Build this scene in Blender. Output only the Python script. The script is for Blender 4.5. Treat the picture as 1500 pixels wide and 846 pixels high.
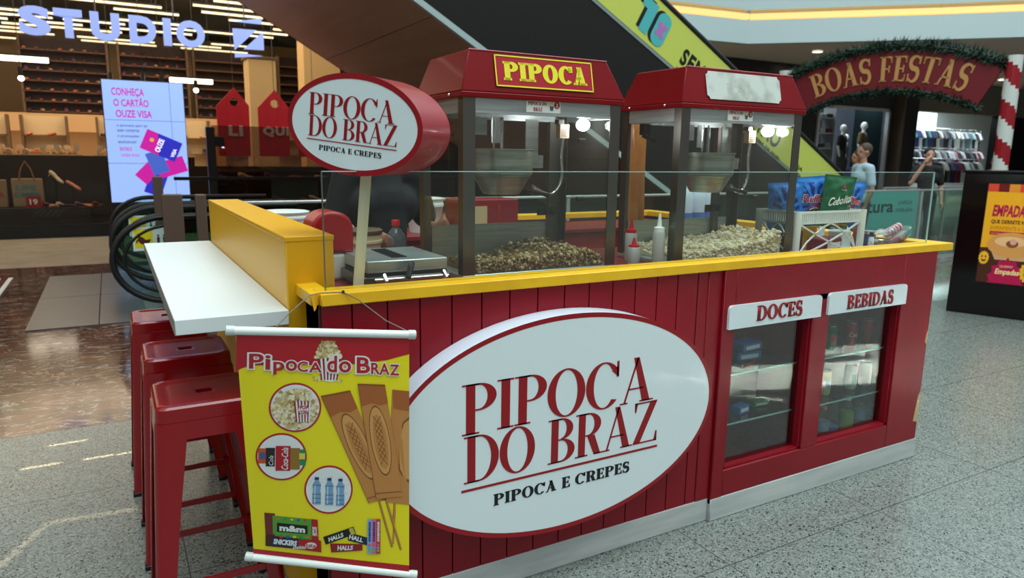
import bpy, bmesh, math, random
from mathutils import Vector, Matrix
random.seed(7)
for o in list(bpy.data.objects): bpy.data.objects.remove(o)
SC = bpy.context.scene
COL = SC.collection
PI = math.pi

# ---------------------------------------------------------------- camera, world, light, exposure
cam_d = bpy.data.cameras.new('camera'); cam = bpy.data.objects.new('camera', cam_d); COL.objects.link(cam)
YAW, PITCH, ROLL = 0.5129, -0.18515, 0.01374
_f = Vector((math.sin(YAW)*math.cos(PITCH), math.cos(YAW)*math.cos(PITCH), math.sin(PITCH)))
_r0 = Vector((math.cos(YAW), -math.sin(YAW), 0)); _u0 = _r0.cross(_f)
_r = _r0*math.cos(ROLL)+_u0*math.sin(ROLL); _u = -_r0*math.sin(ROLL)+_u0*math.cos(ROLL)
cam.matrix_world = Matrix(((_r.x,_u.x,-_f.x,0),(_r.y,_u.y,-_f.y,0),(_r.z,_u.z,-_f.z,1.5),(0,0,0,1)))
cam_d.sensor_width = 36; cam_d.lens = 36*1038.35/1500
cam_d.dof.use_dof = True; cam_d.dof.focus_distance = 2.5; cam_d.dof.aperture_fstop = 3.8
cam_d.clip_end = 200; cam_d.clip_start = .02
SC.camera = cam
SC.view_settings.view_transform = 'Standard'; SC.view_settings.look = 'None'
SC.view_settings.gamma = 1; SC.view_settings.use_curve_mapping = False
SC.view_settings.exposure = 0.2
SC.cycles.sample_clamp_indirect = 150
w = bpy.data.worlds.new('daylight'); SC.world = w; w.use_nodes = True
_nt = w.node_tree; _tc = _nt.nodes.new('ShaderNodeTexCoord'); _sx = _nt.nodes.new('ShaderNodeSeparateXYZ'); _rp = _nt.nodes.new('ShaderNodeValToRGB')
_nt.links.new(_tc.outputs['Generated'], _sx.inputs[0]); _nt.links.new(_sx.outputs['Z'], _rp.inputs[0])   # dim mall around the horizon, bright skylight overhead
_e = _rp.color_ramp.elements; _e[0].position = .05; _e[0].color = (.15,.145,.14,1); _e[1].position = .75; _e[1].color = (.86,1.0,1.02,1)
_q = _e.new(.30); _q.color = (.28,.305,.315,1)
_nt.links.new(_rp.outputs[0], _nt.nodes['Background'].inputs[0]); _nt.nodes['Background'].inputs[1].default_value = 1.0
def area(name, loc, rot, sx, sy, power, col=(1,1,1), spread=None):
    l = bpy.data.lights.new(name, 'AREA'); l.shape = 'RECTANGLE'; l.size = sx; l.size_y = sy
    l.energy = power; l.color = col
    if spread is not None: l.spread = spread
    o = bpy.data.objects.new(name, l); COL.objects.link(o); o.location = loc; o.rotation_euler = rot
    return o
def point(name, loc, power, col=(1,1,1), r=.05):
    l = bpy.data.lights.new(name, 'POINT'); l.energy = power; l.color = col; l.shadow_soft_size = r
    o = bpy.data.objects.new(name, l); COL.objects.link(o); o.location = loc
    return o
area('skylight', (2.5, -1.0, 11), (0,0,0), 9, 7, 900, (.86,1,1))
area('store_ceiling_light', (-1.0, 20, 5.5), (0,0,0), 12, 8, 700, (1,.86,.66))
area('under_mezzanine_light', (0, 27, 2.38), (0,0,0), 12, 4, 160, (1,.85,.62))
area('tag_fill_light', (1.0, 13.2, 5.6), (.22,0,0), 9, .4, 95, (1,.90,.78))  # added lamp, tilted to brighten the red tags
area('mall_fill_light', (11, 4.5, 10), (0,0,0), 8, 6, 330, (.88,1,1))  # added overhead lamp lifting the fascia, arch and people
# thin shafts of sun through the skylight bars
for i,(x,y,l_,w_,rz) in enumerate(((-.40,3.90,.16,.02,.02),(-.16,3.89,.13,.018,.02),(-.03,3.885,.10,.016,.02),(-.30,4.165,.17,.016,.03),(-.40,3.11,.32,.03,1.13),(-.17,3.235,.33,.035,-.12),(4.25,.86,1.9,.52,.30),(5.4,.70,1.2,.30,.35),(3.45,.30,.9,.10,.35),(3.5,1.02,.35,.06,.9))): area('sun_shaft', (x,y,5), (0,0,rz), l_, w_, ((17 if i < 4 else 2.6) if i < 6 else 46)*l_*w_, (1,.72,.42) if i < 6 else (1,.97,.9), math.radians(.3))
area('shop_ceiling_light', (28.0, 16.4, 4.0), (0,0,0), 8, 3, 520, (.8,.93,1))
area('small_shop_light', (20.0, 15.4, 4.0), (0,0,0), 4, 2, 130, (.85,.94,1))

# ---------------------------------------------------------------- materials
def lin(c):
    return tuple(((x/255)/12.92 if x/255 <= .04045 else ((x/255+.055)/1.055)**2.4) for x in c)
MATS = {}
def mat(name, rgb, rough=.5, metal=0, coat=0, spec=.5, emit=0, ecol=None, trans=0, alpha=1, bump=None, var=None, bright=0):
    if name in MATS: return MATS[name]
    m = bpy.data.materials.new(name); m.use_nodes = True
    nt = m.node_tree; b = nt.nodes['Principled BSDF']
    c = lin(rgb)+(1,)
    b.inputs['Base Color'].default_value = c; b.inputs['Roughness'].default_value = rough
    b.inputs['Metallic'].default_value = metal; b.inputs['Coat Weight'].default_value = coat
    b.inputs['Coat Roughness'].default_value = .05
    b.inputs['Specular IOR Level'].default_value = spec
    b.inputs['Transmission Weight'].default_value = trans; b.inputs['Alpha'].default_value = alpha
    if emit:
        b.inputs['Emission Color'].default_value = (lin(ecol) if ecol else lin(rgb))+(1,)
        b.inputs['Emission Strength'].default_value = emit
    if var:                                          # (scale, rgb2, low, high, stretch)
        tc = nt.nodes.new('ShaderNodeTexCoord'); mp = nt.nodes.new('ShaderNodeMapping'); n = nt.nodes.new('ShaderNodeTexNoise')
        r = nt.nodes.new('ShaderNodeValToRGB')
        n.inputs['Scale'].default_value = var[0]; n.inputs['Detail'].default_value = 6
        if len(var) > 4: mp.inputs['Scale'].default_value = var[4]
        nt.links.new(tc.outputs['Object'], mp.inputs[0]); nt.links.new(mp.outputs[0], n.inputs['Vector'])
        r.color_ramp.elements[0].position = var[2]; r.color_ramp.elements[1].position = var[3]
        r.color_ramp.elements[0].color = c; r.color_ramp.elements[1].color = lin(var[1])+(1,)
        nt.links.new(n.outputs['Fac'], r.inputs[0]); nt.links.new(r.outputs[0], b.inputs['Base Color'])
    if bump:
        tc = nt.nodes.new('ShaderNodeTexCoord'); n = nt.nodes.new('ShaderNodeTexNoise'); bp = nt.nodes.new('ShaderNodeBump')
        n.inputs['Scale'].default_value = bump[0]; bp.inputs['Strength'].default_value = bump[1]; bp.inputs['Distance'].default_value = .01
        nt.links.new(tc.outputs['Object'], n.inputs['Vector']); nt.links.new(n.outputs['Fac'], bp.inputs['Height'])
        nt.links.new(bp.outputs[0], b.inputs['Normal'])
    MATS[name] = m; return m
def glass(name, tint=(255,255,255), refl=1.0, rough=.02, ior=1.45, dirt=0, dcol=(200,200,195)):
    """thin pane: clear transmission tinted, plus fresnel reflection, plus an even film of dust"""
    if name in MATS: return MATS[name]
    m = bpy.data.materials.new(name); m.use_nodes = True; nt = m.node_tree
    nt.nodes.remove(nt.nodes['Principled BSDF']); out = nt.nodes['Material Output']
    t = nt.nodes.new('ShaderNodeBsdfTransparent'); t.inputs[0].default_value = lin(tint)+(1,)
    g = nt.nodes.new('ShaderNodeBsdfGlossy'); g.inputs['Roughness'].default_value = rough
    lw = nt.nodes.new('ShaderNodeLayerWeight'); lw.inputs[0].default_value = .5      # Schlick reflectance, same from both sides of the pane
    pw = nt.nodes.new('ShaderNodeMath'); pw.operation = 'POWER'; pw.inputs[1].default_value = 5; nt.links.new(lw.outputs['Facing'], pw.inputs[0])
    ma = nt.nodes.new('ShaderNodeMath'); ma.operation = 'MULTIPLY_ADD'; ma.inputs[1].default_value = .9*refl; ma.inputs[2].default_value = .035*refl; ma.use_clamp = True
    mx = nt.nodes.new('ShaderNodeMixShader'); nt.links.new(pw.outputs[0], ma.inputs[0]); nt.links.new(ma.outputs[0], mx.inputs[0])
    src = t.outputs[0]
    if dirt:
        d = nt.nodes.new('ShaderNodeBsdfDiffuse'); d.inputs[0].default_value = lin(dcol)+(1,)
        m2 = nt.nodes.new('ShaderNodeMixShader'); m2.inputs[0].default_value = dirt
        nt.links.new(t.outputs[0], m2.inputs[1]); nt.links.new(d.outputs[0], m2.inputs[2]); src = m2.outputs[0]
    nt.links.new(src, mx.inputs[1]); nt.links.new(g.outputs[0], mx.inputs[2]); nt.links.new(mx.outputs[0], out.inputs[0])
    MATS[name] = m; return m

# ---------------------------------------------------------------- mesh builder
TXT = {}
def text_mesh(s, bold=0, shear=0, spacing=1):
    k = (s, bold, shear, spacing)
    if k in TXT: return TXT[k]
    cu = bpy.data.curves.new('t', 'FONT'); cu.body = s; cu.offset = bold; cu.shear = shear; cu.resolution_u = 4; cu.space_character = spacing
    o = bpy.data.objects.new('t', cu); COL.objects.link(o)
    dg = bpy.context.evaluated_depsgraph_get(); me = bpy.data.meshes.new_from_object(o.evaluated_get(dg))
    vs = [(v.co.x, v.co.y) for v in me.vertices]; fs = [tuple(p.vertices) for p in me.polygons]
    bpy.data.objects.remove(o); bpy.data.curves.remove(cu); bpy.data.meshes.remove(me)
    TXT[k] = (vs, fs); return TXT[k]

def plane_map(O, U, V, n=None):
    O, U, V = Vector(O), Vector(U), Vector(V)
    N = Vector(n) if n else U.cross(V).normalized()
    return lambda u, v, l=0: O + U*u + V*v + N*l

class B:
    def __init__(s): s.v = []; s.f = []; s.m = []; s.mats = []
    def mi(s, m):
        if m not in s.mats: s.mats.append(m)
        return s.mats.index(m)
    def add(s, vs, fs, m):
        k = len(s.v); i = s.mi(m); s.v += [tuple(p) for p in vs]
        for f in fs: s.f.append(tuple(k+a for a in f)); s.m.append(i)
        return s
    def poly(s, pts, m): return s.add(pts, [tuple(range(len(pts)))], m)
    def box(s, x0, x1, y0, y1, z0, z1, m, M=None):
        vs = [Vector(p) for p in ((x0,y0,z0),(x1,y0,z0),(x1,y1,z0),(x0,y1,z0),(x0,y0,z1),(x1,y0,z1),(x1,y1,z1),(x0,y1,z1))]
        if M: vs = [M @ p for p in vs]
        return s.add(vs, [(0,3,2,1),(4,5,6,7),(0,1,5,4),(1,2,6,5),(2,3,7,6),(3,0,4,7)], m)
    def hexa(s, bot, top, m):
        return s.add(list(bot)+list(top), [(0,3,2,1),(4,5,6,7),(0,1,5,4),(1,2,6,5),(2,3,7,6),(3,0,4,7)], m)
    def prism(s, pts, d, m):                          # pts planar 3D loop, d extrude vector
        n = len(pts); d = Vector(d); a = [Vector(p) for p in pts]; b = [p+d for p in a]
        return s.add(a+b, [tuple(reversed(range(n))), tuple(range(n, 2*n))]+[(i, (i+1) % n, n+(i+1) % n, n+i) for i in range(n)], m)
    def ring_loft(s, rings, m, cap0=True, cap1=True, closed=False):
        n = len(rings[0]); k = len(rings); vs = [p for r in rings for p in r]; fs = []
        for j in range(k if closed else k-1):
            a, b = j*n, ((j+1) % k)*n
            for i in range(n): fs.append((a+i, a+(i+1) % n, b+(i+1) % n, b+i))
        if not closed:
            if cap0: fs.append(tuple(reversed(range(n))))
            if cap1: fs.append(tuple(range((k-1)*n, k*n)))
        return s.add(vs, fs, m)
    def tube(s, pts, r, m, n=10, closed=False, flat=None):
        pts = [Vector(p) for p in pts]; k = len(pts); rings = []; up = None
        for i, p in enumerate(pts):
            if closed: t = pts[(i+1) % k]-pts[i-1]
            else: t = pts[min(i+1, k-1)]-pts[max(i-1, 0)]
            t.normalize()
            if up is None:
                up = Vector((0,0,1)) if abs(t.z) < .9 else Vector((0,1,0))
            a = t.cross(up)
            if a.length < 1e-5: a = t.orthogonal()
            a.normalize(); b = a.cross(t); up = b
            rr = r[i] if isinstance(r, (list, tuple)) else r
            fa, fb = flat if flat else (1, 1)
            rings.append([p + a*(rr*fa*math.cos(2*PI*j/n)) + b*(rr*fb*math.sin(2*PI*j/n)) for j in range(n)])
        return s.ring_loft(rings, m, closed=closed)
    def cyl(s, p0, p1, r0, m, r1=None, n=20): return s.tube([p0, p1], [r0, r0 if r1 is None else r1], m, n)
    def lathe(s, prof, c, m, n=24, sx=1, sy=1):      # prof [(r,z)] from bottom to top
        rings = [[Vector((c[0]+max(r,1e-4)*sx*math.cos(2*PI*j/n), c[1]+max(r,1e-4)*sy*math.sin(2*PI*j/n), c[2]+z)) for j in range(n)] for r, z in prof]
        return s.ring_loft(rings, m)
    def ball(s, c, r, m, n=12, k=8):
        rx, ry, rz = (r, r, r) if not isinstance(r, (tuple, list)) else r
        rings = [[Vector((c[0]+rx*math.sin(PI*i/k)*math.cos(2*PI*j/n), c[1]+ry*math.sin(PI*i/k)*math.sin(2*PI*j/n), c[2]-rz*math.cos(PI*i/k))) for j in range(n)] for i in range(1, k)]
        kk = len(s.v); s.ring_loft(rings, m, False, False)
        t = len(s.v); s.v += [(c[0], c[1], c[2]-rz), (c[0], c[1], c[2]+rz)]; i = s.mi(m); L = kk+(k-2)*n
        for j in range(n):
            s.f.append((t, kk+(j+1) % n, kk+j)); s.m.append(i); s.f.append((t+1, L+j, L+(j+1) % n)); s.m.append(i)
        return s
    def grid(s, fn, nu, nv, m):
        vs = [fn(i/nu, j/nv) for j in range(nv+1) for i in range(nu+1)]
        return s.add(vs, [(j*(nu+1)+i, j*(nu+1)+i+1, (j+1)*(nu+1)+i+1, (j+1)*(nu+1)+i) for j in range(nv) for i in range(nu)], m)
    # ---- flat artwork on a mapped surface mp(u, v, layer)
    def apoly(s, mp, pts, m, l=0): return s.add([mp(u, v, l) for u, v in pts], [tuple(range(len(pts)))], m)
    def arect(s, mp, u0, v0, u1, v1, m, l=0): return s.apoly(mp, [(u0,v0),(u1,v0),(u1,v1),(u0,v1)], m, l)
    def aell(s, mp, cu, cv, ru, rv, m, l=0, n=40, a0=0, a1=2*PI):
        k = n if abs(a1-a0-2*PI) < 1e-6 else n+1
        return s.apoly(mp, [(cu+ru*math.cos(a0+(a1-a0)*i/n), cv+rv*math.sin(a0+(a1-a0)*i/n)) for i in range(k)], m, l)
    def aring(s, mp, cu, cv, ru, rv, du, dv, m, l=0, n=56):
        vs = []; fs = []
        for i in range(n):
            c, d = math.cos(2*PI*i/n), math.sin(2*PI*i/n)
            vs += [mp(cu+ru*c, cv+rv*d, l), mp(cu+(ru-du)*c, cv+(rv-dv)*d, l)]
        for i in range(n): a = 2*i; b = 2*((i+1) % n); fs.append((a, b, b+1, a+1))
        return s.add(vs, fs, m)
    def aline(s, mp, p, q, w, m, l=0):
        dx, dy = q[0]-p[0], q[1]-p[1]; L = math.hypot(dx, dy); nx, ny = -dy/L*w/2, dx/L*w/2
        return s.apoly(mp, [(p[0]+nx,p[1]+ny),(p[0]-nx,p[1]-ny),(q[0]-nx,q[1]-ny),(q[0]+nx,q[1]+ny)], m, l)
    def atext(s, mp, txt, u0, v0, w, h, m, l=0, bold=0, shear=0, spacing=1, slope=0, font=None):
        vs, fs = font(txt) if font else text_mesh(txt, bold, shear, spacing)
        x0 = min(p[0] for p in vs); x1 = max(p[0] for p in vs); y0 = min(p[1] for p in vs); y1 = max(p[1] for p in vs)
        out = []
        for x, y in vs:
            a = (x-x0)/(x1-x0); out.append(mp(u0+w*a, v0+h*(y-y0)/(y1-y0)+slope*a, l))
        return s.add(out, fs, m)
    def build(s, name, parent=None, bevel=0, smooth=30, solid=0, loc=None, label=None, fix=True, seg=2):
        me = bpy.data.meshes.new(name); off = Vector(loc) if loc else Vector((0,0,0))
        me.from_pydata([tuple(Vector(p)-off) for p in s.v], [], s.f)
        for m in s.mats: me.materials.append(m)
        me.polygons.foreach_set('material_index', s.m); me.update()
        if fix:
            bm = bmesh.new(); bm.from_mesh(me); bmesh.ops.recalc_face_normals(bm, faces=bm.faces); bm.to_mesh(me); bm.free()
        if smooth:
            me.polygons.foreach_set('use_smooth', [True]*len(me.polygons)); me.set_sharp_from_angle(angle=math.radians(smooth))
        o = bpy.data.objects.new(name, me); COL.objects.link(o)
        if parent: o.parent = parent
        elif loc: o.location = off
        if bevel:
            md = o.modifiers.new('bevel', 'BEVEL'); md.width = bevel; md.segments = seg; md.limit_method = 'ANGLE'; md.harden_normals = False
        if solid:
            md = o.modifiers.new('thick', 'SOLIDIFY'); md.thickness = solid; md.offset = 0
        if label: o['label'] = label
        return o
def tag(o, label, cat, group=None, kind=None):
    o['label'] = label; o['category'] = cat
    if group: o['group'] = group
    if kind: o['kind'] = kind
    return o
def thing(name, label, cat, loc=(0,0,0), rz=0, group=None, rot=None):
    o = bpy.data.objects.new(name, None); COL.objects.link(o); o.location = loc; o.empty_display_size = .1
    o.rotation_euler = rot if rot else (0,0,rz)
    return tag(o, label, cat, group)
def struct(b, name, **k):
    o = b.build(name, **k); o['kind'] = 'structure'; return o
KIDS = {}
def copy_tree(o, parent=None):
    c = o.copy(); COL.objects.link(c)
    if parent: c.parent = parent; c.matrix_parent_inverse = o.matrix_parent_inverse
    for ch in [x for x in bpy.data.objects if x.parent == o]: copy_tree(ch, c)
    return c

# ---------------------------------------------------------------- drawn serif capitals (2D polygons, cap height 1)
def serif_font(T=.17, t=.035, sv=.085, sh=.035, cond=1.0, gap=.07, space=.32):
    def rect(a, b, c, d): return [(a,b),(c,b),(c,d),(a,d)]
    def ring(cx, cy, rx, ry, ix, iy, a0, a1, n=26):
        P = []
        for i in range(n):
            p, q = [math.radians(a0+(a1-a0)*(i+k)/n) for k in (0,1)]
            P.append([(cx+rx*math.cos(p),cy+ry*math.sin(p)),(cx+rx*math.cos(q),cy+ry*math.sin(q)),(cx+ix*math.cos(q),cy+iy*math.sin(q)),(cx+ix*math.cos(p),cy+iy*math.sin(p))])
        return P
    def stem(x, top=True, bot=True, y0=0, y1=1, w=T):
        r = [rect(x, y0, x+w, y1)]
        if bot: r.append(rect(x-sv, y0, x+w+sv, y0+sh))
        if top: r.append(rect(x-sv, y1-sh, x+w+sv, y1))
        return r
    def glyph(c):
        s = sv; b = s+T
        if c == 'I': return stem(s), T+2*s
        if c in 'PR':
            rx = .24+T*.55; bx = b+.07
            P = stem(s)+[rect(b,1-t,bx,1), rect(b,.46,bx,.46+t)]+ring(bx,.73,rx,.27,rx-T,.27-t,-90,90)
            if c == 'P': return P, bx+rx
            P += [[(bx-.02,.47),(bx+.02+T*.9,.47),(bx+rx-.02+T*.15,.0),(bx+rx-.02-T*.85,.0)], rect(bx+rx-.02-T*.85,0,bx+rx+.04+T*.15,sh)]
            return P, bx+rx+.05
        if c == 'B':
            bx = b+.07; r1 = .2+T*.55; r2 = .25+T*.55
            return stem(s)+[rect(b,1-t,bx,1),rect(b,.5,bx,.5+t),rect(b,0,bx,t)]+ring(bx,.76,r1,.24,r1-T*.95,.24-t,-90,90)+ring(bx,.265,r2,.265,r2-T,.265-t,-90,90), bx+r2
        if c == 'D':
            bx = b+.08; rx = .36+T*.45
            return stem(s)+[rect(b,1-t,bx,1),rect(b,0,bx,t)]+ring(bx,.5,rx,.5,rx-T,.5-t,-90,90), bx+rx
        if c == 'O':
            rx = .33+T*.45; return ring(rx,.5,rx,.515,rx-T,.515-t,0,360,48), 2*rx
        if c == 'C':
            rx = .33+T*.45; P = ring(rx,.5,rx,.515,rx-T,.515-t,42,318,40); e = rx+rx*.80
            P += [rect(e-t*1.2,.66,e+t*.4,1.0), [(e-T*.9,.80),(e,.66),(e,.90)]]
            return P, 2*rx*.95
        if c == 'A':
            w = .72+T*.5; ax = w*.5; k = T*1.1
            P = [[(.08,0),(.08+t*1.3,0),(ax+t*.6,1),(ax-t*.7,1)], [(w-.08-k,0),(w-.08,0),(ax+t*.8,1.01),(ax-k*.55,1.01)],
                 rect(.08+.3*(ax-.08)+.01,.3,w-.08-k*.8-.3*(ax-k-.1)*.8,.3+t)]
            P += [rect(0,0,.08+sv*1.4,sh), rect(w-.08-k-sv*.8,0,w,sh)]
            return P, w
        if c == 'Z':
            w = .62+T*.3
            return [rect(.02,1-t,w-.03,1), rect(0,0,w,t), [(0,t*.6),(T*1.1,t*.6),(w-.03,1-t*.6),(w-.03-T*1.1,1-t*.6)], [(.02,1),(.02+t,.76),(.02+t*2.5,1)], [(w,0),(w-t,.25),(w-t*2.8,0)],rect(.02,.78,.02+t*.9,1),rect(w-t*.9,0,w,.24)], w
        if c in 'EF':
            w = b+.34
            P = stem(s)+[rect(b,1-t,w-.03,1), rect(b,.5-t/2,w-.12,.5+t/2), rect(w-.12-t,.36,w-.12,.64), rect(w-.03-t,.74,w-.03,1)]
            P += [[(w-.03,1-t),(w-.03,.74),(w-.03-T*.7,1-t)]]
            if c == 'E': P += [rect(b,0,w,t), rect(w-t,0,w,.28), [(w,t),(w,.28),(w-T*.7,t)]]
            return P, w+.01
        if c == 'T':
            w = .66+T*.4; x = w/2-T/2
            return stem(x, top=False)+[rect(0,1-t,w,1), rect(0,.72,t,1), rect(w-t,.72,w,1), [(0,1-t),(0,.72),(T*.6,1-t)], [(w,1-t),(w,.72),(w-T*.6,1-t)]], w
        if c == 'S':
            w = .5+T*.4; P = []; N = 44; pts = []
            for i in range(N+1):
                q = i/N
                if q < .5:
                    a = math.radians(35+235*q*2); pts.append((w/2+(w/2-T*.42)*math.cos(a), .745+.235*math.sin(a)))
                else:
                    a = math.radians(90-235*(q-.5)*2); pts.append((w/2+(w/2-T*.38)*math.cos(a), .26+.25*math.sin(a)))
            L = []
            for i, (x, y) in enumerate(pts):
                x0, y0 = pts[max(i-1,0)]; x1, y1 = pts[min(i+1,N)]; d = math.hypot(x1-x0, y1-y0) or 1; nx, ny = -(y1-y0)/d, (x1-x0)/d
                q = i/N; th = t*1.2+(T-t)*math.exp(-((q-.5)/.2)**2)+.35*T*(math.exp(-((q-.22)/.1)**2)+math.exp(-((q-.78)/.1)**2))
                L.append(((x+nx*th/2,y+ny*th/2),(x-nx*th/2,y-ny*th/2)))
            for i in range(N): P.append([L[i][0],L[i+1][0],L[i+1][1],L[i][1]])
            P += [rect(w-.06-t,.70,w-.06,1.0), rect(.03,0,.03+t,.30)]
            return P, w
        return [], space-gap
    cache = {}
    def run(txt):
        if txt in cache: return cache[txt]
        vs = []; fs = []; x = 0
        for c in txt:
            P, wd = glyph(c)
            for p in P:
                k = len(vs); vs += [(x+a*cond, b) for a, b in p]; fs.append(tuple(range(k, k+len(p))))
            x += wd*cond+gap
        cache[txt] = (vs, fs); return cache[txt]
    return run
DIDONE = serif_font(.17, .032, .075, .03, gap=.02, space=.30)
BOLD = serif_font(.25, .075, .07, .06, gap=.06, space=.36)
SLAB = serif_font(.33, .15, .075, .13, gap=.035, space=.3)
ROMAN = serif_font(.185, .06, .075, .045, gap=.06, space=.36)

# ================================================================ common materials
def stone_floor():
    m = bpy.data.materials.new('grey_granite'); m.use_nodes = True; nt = m.node_tree; b = nt.nodes['Principled BSDF']; L = nt.links
    tc = nt.nodes.new('ShaderNodeTexCoord')
    v = nt.nodes.new('ShaderNodeTexVoronoi'); v.inputs['Scale'].default_value = 170; L.new(tc.outputs['Object'], v.inputs['Vector'])
    sp = nt.nodes.new('ShaderNodeSeparateXYZ'); L.new(v.outputs['Color'], sp.inputs[0])
    r = nt.nodes.new('ShaderNodeValToRGB'); r.color_ramp.interpolation = 'CONSTANT'; e = r.color_ramp.elements
    e[0].position = 0; e[0].color = lin((34,38,38))+(1,); e[1].position = .065; e[1].color = lin((98,104,102))+(1,)
    for p_, c_ in ((.22,(116,122,117)),(.5,(132,138,133)),(.82,(148,153,147))): q = e.new(p_); q.color = lin(c_)+(1,)
    L.new(sp.outputs[0], r.inputs[0])
    n2 = nt.nodes.new('ShaderNodeTexNoise'); n2.inputs['Scale'].default_value = 3; L.new(tc.outputs['Object'], n2.inputs['Vector'])
    r2 = nt.nodes.new('ShaderNodeValToRGB'); e = r2.color_ramp.elements; e[0].color = (.86,.87,.86,1); e[1].color = (1,1,1,1); L.new(n2.outputs['Fac'], r2.inputs[0])
    mx = nt.nodes.new('ShaderNodeMix'); mx.data_type = 'RGBA'; mx.blend_type = 'MULTIPLY'; mx.inputs[0].default_value = 1
    L.new(r.outputs[0], mx.inputs[6]); L.new(r2.outputs[0], mx.inputs[7])
    joint(nt, tc, mx.outputs[2], b, .89, .14, 1.71, .005, (70,74,74))
    b.inputs['Roughness'].default_value = .24; b.inputs['Specular IOR Level'].default_value = .5
    return m
def joint(nt, tc, col, b, per, ox, oy, wd, jc):
    L = nt.links; sx = nt.nodes.new('ShaderNodeSeparateXYZ'); L.new(tc.outputs['Object'], sx.inputs[0]); outs = []
    for ax, o in (('X', ox), ('Y', oy)):
        a = nt.nodes.new('ShaderNodeMath'); a.operation = 'SUBTRACT'; a.inputs[1].default_value = o-wd/2; L.new(sx.outputs[ax], a.inputs[0])
        c = nt.nodes.new('ShaderNodeMath'); c.operation = 'FLOORED_MODULO'; c.inputs[1].default_value = per; L.new(a.outputs[0], c.inputs[0])
        d = nt.nodes.new('ShaderNodeMath'); d.operation = 'LESS_THAN'; d.inputs[1].default_value = wd; L.new(c.outputs[0], d.inputs[0]); outs.append(d)
    mm = nt.nodes.new('ShaderNodeMath'); mm.operation = 'MAXIMUM'; L.new(outs[0].outputs[0], mm.inputs[0]); L.new(outs[1].outputs[0], mm.inputs[1])
    mx = nt.nodes.new('ShaderNodeMix'); mx.data_type = 'RGBA'; L.new(mm.outputs[0], mx.inputs[0]); L.new(col, mx.inputs[6]); mx.inputs[7].default_value = lin(jc)+(1,)
    L.new(mx.outputs[2], b.inputs['Base Color'])
def marble_floor():
    m = bpy.data.materials.new('brown_marble'); m.use_nodes = True; nt = m.node_tree; b = nt.nodes['Principled BSDF']; L = nt.links
    tc = nt.nodes.new('ShaderNodeTexCoord'); mp = nt.nodes.new('ShaderNodeMapping'); mp.inputs['Scale'].default_value = (.7, 1.8, 1); mp.inputs['Rotation'].default_value = (0,0,.35)
    L.new(tc.outputs['Object'], mp.inputs[0])
    n = nt.nodes.new('ShaderNodeTexNoise'); n.inputs['Scale'].default_value = 2.6; n.inputs['Detail'].default_value = 9; n.inputs['Distortion'].default_value = 1.6
    L.new(mp.outputs[0], n.inputs['Vector'])
    r = nt.nodes.new('ShaderNodeValToRGB'); e = r.color_ramp.elements
    e[0].position = .32; e[0].color = lin((46,30,24))+(1,); e[1].position = .7; e[1].color = lin((104,66,48))+(1,)
    q = e.new(.5); q.color = lin((84,46,34))+(1,)
    L.new(n.outputs['Fac'], r.inputs[0])
    n2 = nt.nodes.new('ShaderNodeTexNoise'); n2.inputs['Scale'].default_value = 3.4; n2.inputs['Detail'].default_value = 7; n2.inputs['Distortion'].default_value = 2.4
    L.new(mp.outputs[0], n2.inputs['Vector'])
    v = nt.nodes.new('ShaderNodeValToRGB'); e = v.color_ramp.elements
    e[0].position = .482; e[0].color = (0,0,0,1); e[1].position = .518; e[1].color = (0,0,0,1); q = e.new(.5); q.color = (1,1,1,1)
    L.new(n2.outputs['Fac'], v.inputs[0])
    mx = nt.nodes.new('ShaderNodeMix'); mx.data_type = 'RGBA'; mu = nt.nodes.new('ShaderNodeMath'); mu.operation = 'MULTIPLY'; mu.inputs[1].default_value = .7
    L.new(v.outputs[0], mu.inputs[0]); L.new(mu.outputs[0], mx.inputs[0]); L.new(r.outputs[0], mx.inputs[6]); mx.inputs[7].default_value = lin((188,180,168))+(1,)
    joint(nt, tc, mx.outputs[2], b, .89, .14, 4.38, .005, (40,34,30))
    b.inputs['Roughness'].default_value = .10; b.inputs['Specular IOR Level'].default_value = .35
    return m
M = {}
M['granite'] = stone_floor(); M['marble'] = marble_floor()
M['beige_floor'] = mat('beige_stone', (200,178,148), .16, var=(3, (180,158,130), .3, .7))
M['red'] = mat('crimson_paint', (142,10,29), .4, coat=.04, spec=.32, var=(2.5, (130,9,26), .3, .7))
M['red_in'] = mat('crimson_interior', (120,16,30), .5)
M['redgloss'] = mat('red_gloss_steel', (140,1,12), .24, coat=.2)
M['roof_red'] = mat('red_enamel', (124,1,9), .38, coat=.03, spec=.25)
M['yellow'] = mat('yellow_laminate', (246,192,20), .42, var=(9, (230,172,12), .35, .75))
M['yellow2'] = mat('yellow_panel', (226,166,6), .38)
M['white'] = mat('white_laminate', (224,232,232), .35)
M['plinth'] = mat('white_plinth', (202,206,202), .45, var=(3, (170,176,174), .35, .75, (1,1,8)))
M['acrylic'] = mat('white_acrylic', (226,238,240), .09, coat=.4)
M['signred'] = mat('sign_red', (150,4,18), .3)
M['black'] = mat('black_ink', (14,14,16), .4)
M['blackgloss'] = mat('black_gloss', (8,8,10), .12)
M['blackmatte'] = mat('black_matte', (14,14,15), .6)
M['steel'] = mat('brushed_steel', (190,200,198), .32, metal=.7, var=(5, (168,172,170), .3, .7, (1,1,14)))
M['darksteel'] = mat('dark_steel', (122,118,112), .34, metal=1)
M['chrome'] = mat('chrome', (226,228,228), .1, metal=1)
M['alu'] = mat('aluminium', (205,212,212), .28, metal=.7)
M['rubber'] = mat('black_rubber', (16,16,17), .45)
M['glass'] = glass('clear_glass', (250,254,252), .9)
M['cabglass'] = glass('machine_glass', (247,248,245), .4, dirt=.02)
M['doorglass'] = glass('cabinet_glass', (242,246,244), 2.4, rough=.03)
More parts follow.
